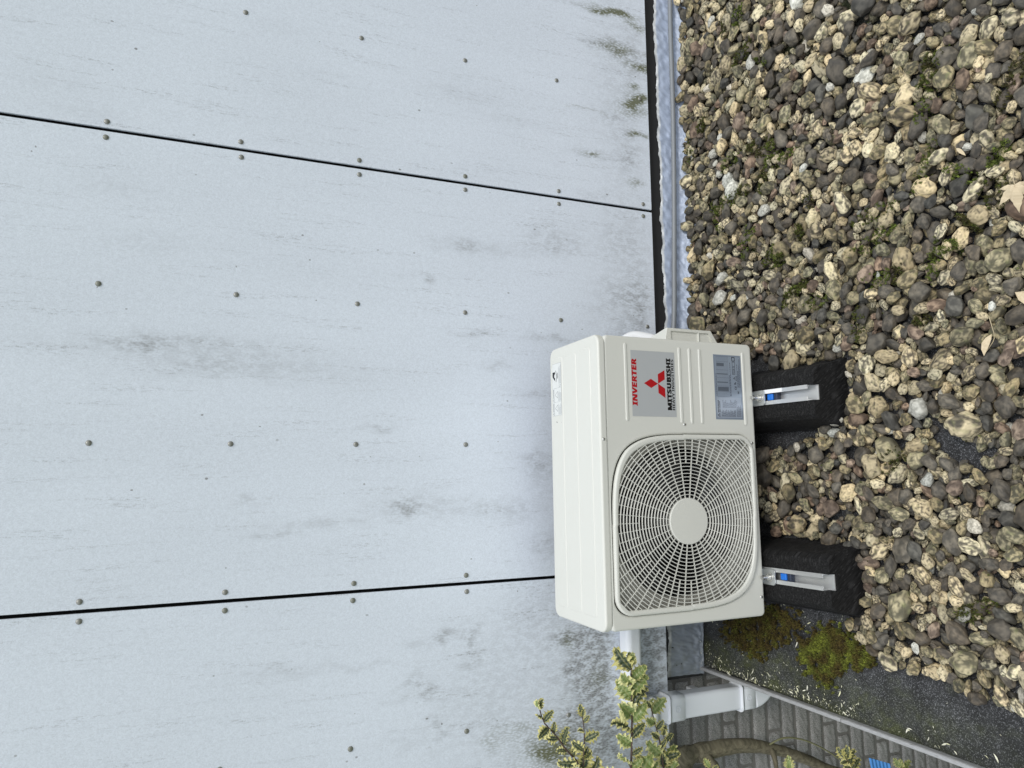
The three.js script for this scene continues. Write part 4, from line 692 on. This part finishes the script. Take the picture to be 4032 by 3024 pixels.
  // old stem against the bricks, bent over at its top
  planar(mesh('trunk', taper([[-1.36, groundY, 0.06], [-1.32, -1.6, 0.04], [-1.24, -0.8, 0.02], [-1.169, -0.521, 0.02], [-1.11, -0.394, 0.02], [-1.048, -0.231, 0.02], [-1.022, -0.112, 0.02], [-1.017, 0.024, 0.02], [-1.020, 0.078, 0.022]], [0.032, 0.028, 0.022, 0.018, 0.0165, 0.0155, 0.0165, 0.019, 0.03], 80, 14, 0.16, 8), bark, shrub));
  planar(mesh('knot', taper([[-1.012, 0.05, 0.02], [-1.018, 0.10, 0.024], [-1.03, 0.135, 0.03], [-1.07, 0.145, 0.035], [-1.13, 0.125, 0.03], [-1.3, 0.10, 0.0]], [0.016, 0.034, 0.036, 0.026, 0.022, 0.02], 36, 14, 0.2, 9), bark, shrub));
  planar(mesh('branch', taper([[-1.02, 0.07, 0.022], [-1.05, 0.035, 0.05], [-1.09, 0.02, 0.07], [-1.2, -0.05, 0.08]], [0.02, 0.018, 0.014, 0.012], 24, 10, 0.2, 10), bark, shrub));
  planar(mesh('branch', taper([[-1.043, -0.231, 0.02], [-1.06, -0.225, 0.05], [-1.10, -0.21, 0.08], [-1.18, -0.2, 0.1]], [0.011, 0.008, 0.006, 0.005], 20, 8, 0.1, 11), bark, shrub));
  mesh('whip', taper([[-1.036, -0.215, 0.03], [-1.012, -0.267, 0.05], [-1.027, -0.35, 0.05], [-1.075, -0.453, 0.05], [-1.16, -0.58, 0.05]], [0.0032, 0.0026, 0.002], 40, 7), std([0.20, 0.20, 0.10], 0.7), shrub);
  function planar(m) { return planarUV(m.geometry, (x, y, z) => (x + z) * 6, (x, y) => y * 3) && m; }
}
// blue woven strap hanging in the holly
{
  const P = [], I = [], nu = 16, nv = 10;
  for (let i = 0; i <= nu; i++) for (let j = 0; j <= nv; j++) { const u = i / nu, v = j / nv; P.push(-1.012 - 0.16 * v - 0.03 * u, -0.395 - 0.085 * u - 0.05 * v * v, 0.30 + 0.004 * Math.sin(u * 34) + 0.006 * Math.sin(v * 5)); }
  for (let i = 0; i < nu; i++) for (let j = 0; j < nv; j++) { const a = i * (nv + 1) + j, b = a + nv + 1; I.push(a, a + 1, b, a + 1, b + 1, b); }
  const g = new THREE.BufferGeometry(); g.setAttribute('position', new THREE.Float32BufferAttribute(P, 3)); g.setIndex(I); g.computeVertexNormals();
  const b = g.clone(); b.translate(0, 0, -0.003); const bi = b.index.array; for (let i = 0; i < bi.length; i += 3) { const t = bi[i]; bi[i] = bi[i + 1]; bi[i + 1] = t; } b.computeVertexNormals();
  tag(mesh('blue_sheet', mergeGeometries([g, b]), std([0.09, 0.31, 0.72], 0.55, { side: THREE.DoubleSide })), 'creased bright blue plastic sheet caught among the holly leaves', 'plastic sheet');
}
// ------------------------------------------------------------------ dry leaves on the gravel
{
  const dry = (n) => { const t = tex(64, 64, (i, j) => { const v = 0.5 + 0.3 * nA(i / 9 + n * 7, j / 9) + 0.2 * nB(i / 3, j / 3 + n); return [0.52 + 0.16 * v, 0.42 + 0.15 * v, 0.27 + 0.12 * v]; }); return new THREE.MeshPhysicalMaterial({ map: t, roughness: 0.8, side: THREE.DoubleSide }); };
  const solid = (shape, bend, th = 0.0006) => { const g = new THREE.ExtrudeGeometry(shape, { depth: th, bevelEnabled: false, curveSegments: 4 }); const p = g.attributes.position; for (let i = 0; i < p.count; i++) { const [x, y, z] = bend(p.getX(i), p.getY(i), p.getZ(i)); p.setXYZ(i, x, y, z); } g.computeVertexNormals(); planarUV(g, (x, y) => x * 15, (x, y) => y * 15); return g; };
  // maple: five long toothed lobes, each folded along its midrib and curling at the tip
  const mapleGeo = (() => {
    const P = [], I = [], N = 14, r = rng(91);
    for (const [a, l] of [[-2.0, 0.027], [-1.1, 0.043], [-0.2, 0.056], [0.65, 0.047], [1.5, 0.031]]) {
      const droop = 0.004 + 0.012 * r(), fold = 0.35 + 0.35 * r(), base = P.length / 3;
      for (let i = 0; i <= N; i++) {
        const t = i / N, rr = l * t, tooth = 0.022 * Math.abs(((t * 4.2) % 1) - 0.35) * (t > 0.3 ? 1 : 0), w = l * (0.21 * Math.pow(Math.sin(Math.PI * Math.min(1, 0.22 + t * 0.80)), 1.1) * (1 - 0.35 * t) + tooth * 7 * (1 - t));
        for (const sd of [-1, 0, 1]) { const off = sd * w, x = Math.sin(a) * rr + Math.cos(a) * off, y = Math.cos(a) * rr - Math.sin(a) * off; P.push(x, y, 0.006 - droop * t * t * 1.6 - (sd ? fold * w * 0.7 : 0) + 0.0015 * Math.sin(t * 9 + a)); }
      }
      for (let i = 0; i < N; i++) for (const k of [0, 1]) { const q = base + i * 3 + k; I.push(q, q + 3, q + 1, q + 1, q + 3, q + 4); }
    }
    const g = new THREE.BufferGeometry(); g.setAttribute('position', new THREE.Float32BufferAttribute(P, 3)); g.setIndex(I); g.computeVertexNormals(); planarUV(g, (x) => x * 15, (x, y) => y * 15); return g;
  })();
  const y0 = (x, z) => hAt(x, z);
  const big = tag(mesh('maple_leaf', mapleGeo, dry(1), scene, [0.480, y0(0.48, 1.185) + 0.016, 1.187], [-1.15, 0.25, 2.1]), 'pale dry maple leaf with pointed lobes lying on the gravel', 'leaf', 'dry leaves on the gravel');
  { const yv = new THREE.Vector3(-0.97, -0.12, -0.25).normalize(), zv = new THREE.Vector3(0.05, 0.9, 0.4), z2 = zv.addScaledVector(yv, -zv.dot(yv)).normalize(); big.quaternion.setFromRotationMatrix(new THREE.Matrix4().makeBasis(yv.clone().cross(z2), yv, z2)); big.position.x = 0.505; }
  mesh('leaf_stalk', tube([[0, -0.003, 0], [0.004, -0.018, 0.003], [0.003, -0.034, 0.008]], 0.0009, 12, 6), dry(1), big);
  const oval = (l, w) => { const s = new THREE.Shape(); s.moveTo(0, 0); s.bezierCurveTo(w, l * 0.25, w * 0.9, l * 0.7, 0, l); s.bezierCurveTo(-w * 0.9, l * 0.7, -w, l * 0.25, 0, 0); return s; };
  tag(mesh('dry_leaf', solid(oval(0.085, 0.02), (x, y, z) => [x, y, z + 0.6 * Math.abs(x) - 1.2 * (y - 0.04) * (y - 0.04)]), dry(2), scene, [0.285, y0(0.28, 1.16) + 0.013, 1.158], [-1.25, 0.1, 2.45]), 'long pale dry leaf folded along its midrib on the gravel', 'leaf', 'dry leaves on the gravel');
  tag(mesh('dry_leaf', solid(oval(0.05, 0.011), (x, y, z) => [x + 0.004 * Math.sin(y * 60), y, z + 9 * y * (0.05 - y) * 0.8]), dry(3), scene, [0.205, y0(0.2, 1.12) + 0.008, 1.10], [-1.3, 0.0, 1.2]), 'small curled brown dry leaf arched over a pebble', 'leaf', 'dry leaves on the gravel');
  tag(mesh('dry_leaf', solid(oval(0.034, 0.006), (x, y, z) => [x, y, z + 0.8 * Math.abs(x)]), dry(4), scene, [0.648, y0(0.648, 1.06) + 0.006, 1.058], [-1.3, 0.2, 2.2]), 'narrow shrivelled dry leaf between pebbles below the maple leaf', 'leaf', 'dry leaves on the gravel');
  tag(mesh('dry_stalk', tube([[0.245, y0(0.245, 1.10) + 0.006, 1.098], [0.222, y0(0.22, 1.105) + 0.012, 1.108], [0.195, y0(0.195, 1.10) + 0.008, 1.10], [0.17, y0(0.17, 1.085) + 0.006, 1.085]], 0.0009, 30, 6), std([0.5, 0.42, 0.27], 0.8)), 'thin pale dry stalk bent over the pebbles', 'stalk', 'dry stalks on the gravel');
  tag(mesh('dry_stalk', tube([[0.205, y0(0.205, 1.2) + 0.006, 1.205], [0.175, y0(0.175, 1.18) + 0.009, 1.18], [0.14, y0(0.14, 1.15) + 0.008, 1.15]], 0.0009, 20, 6), std([0.46, 0.38, 0.22], 0.8)), 'thin straight dry stalk beside the folded dry leaf', 'stalk', 'dry stalks on the gravel');
}
// pale petals and flakes blown against the roof edge
{
  const R = rng(808), geo = (() => { const s = new THREE.Shape(); s.moveTo(-1, 0); s.quadraticCurveTo(-0.2, 0.55, 1, 0.1); s.quadraticCurveTo(0.1, -0.45, -1, 0); const g = new THREE.ExtrudeGeometry(s, { depth: 0.12, bevelEnabled: false, curveSegments: 4 }); g.rotateX(-Math.PI / 2); const p = g.attributes.position; for (let i = 0; i < p.count; i++) p.setY(i, p.getY(i) + 0.25 * p.getX(i) * p.getX(i)); g.computeVertexNormals(); return g; })();
  const spots = []; 
  while (spots.length < 420) {
    const u = R(), z = u < 0.8 ? 0.02 + 0.62 * R() : 0.02 + 1.2 * R(), e = -0.754 + 0.013 * z, x = e + (R() < 0.62 ? 0.055 * R() * R() + 0.004 : 0.27 * Math.pow(R(), 1.3)); if (x > -0.47 && R() < 0.75) continue;
    if (inGravel(x, z) || z < 0.0) continue; spots.push([x, z, R() < 0.07 ? 0.0065 : 0.0014 + 0.0034 * R() * R()]);
  }
  for (let k = 0; k < 26; k++) { const z = R(), x = -0.745 + 0.08 * R(); spots.push([x, -0.005 + 0.03 * R(), 0.002]); }
  for (const [x, z] of [[0.16, 0.68], [0.19, 0.55], [0.06, 0.66], [-0.3, 0.66], [-0.47, 0.6], [-0.45, 0.5], [-0.33, 0.52]]) spots.push([x, z, 0.002]);
  for (const [x, z] of [[-0.725, 0.781], [-0.718, 0.790], [-0.726, 0.84], [-0.722, 0.786]]) spots.push([x, z, 0.006]);
  const im = new THREE.InstancedMesh(geo, std([0.78, 0.76, 0.62], 0.8), spots.length), d = new THREE.Object3D(), c = new THREE.Color(); im.name = 'fallen_petals'; kind(im, 'stuff'); shadow(im);
  spots.forEach(([x, z, s], i) => { d.position.set(x, x > -0.753 && z > 0 ? 0.0012 : 0.02, z); d.rotation.set((R() - 0.5) * 0.5, R() * 6.3, (R() - 0.5) * 0.5); d.scale.set(s * (0.7 + 0.9 * R()), s, s * (0.6 + 0.8 * R())); d.updateMatrix(); im.setMatrixAt(i, d.matrix); const f = 0.75 + 0.4 * R(); im.setColorAt(i, c.setRGB(f, f, f * (0.75 + 0.3 * R()))); });
  scene.add(im); im.userData.label = 'white petals and flakes scattered over the bare felt'; im.userData.category = 'petals';
}
renderer.render(scene, camera);
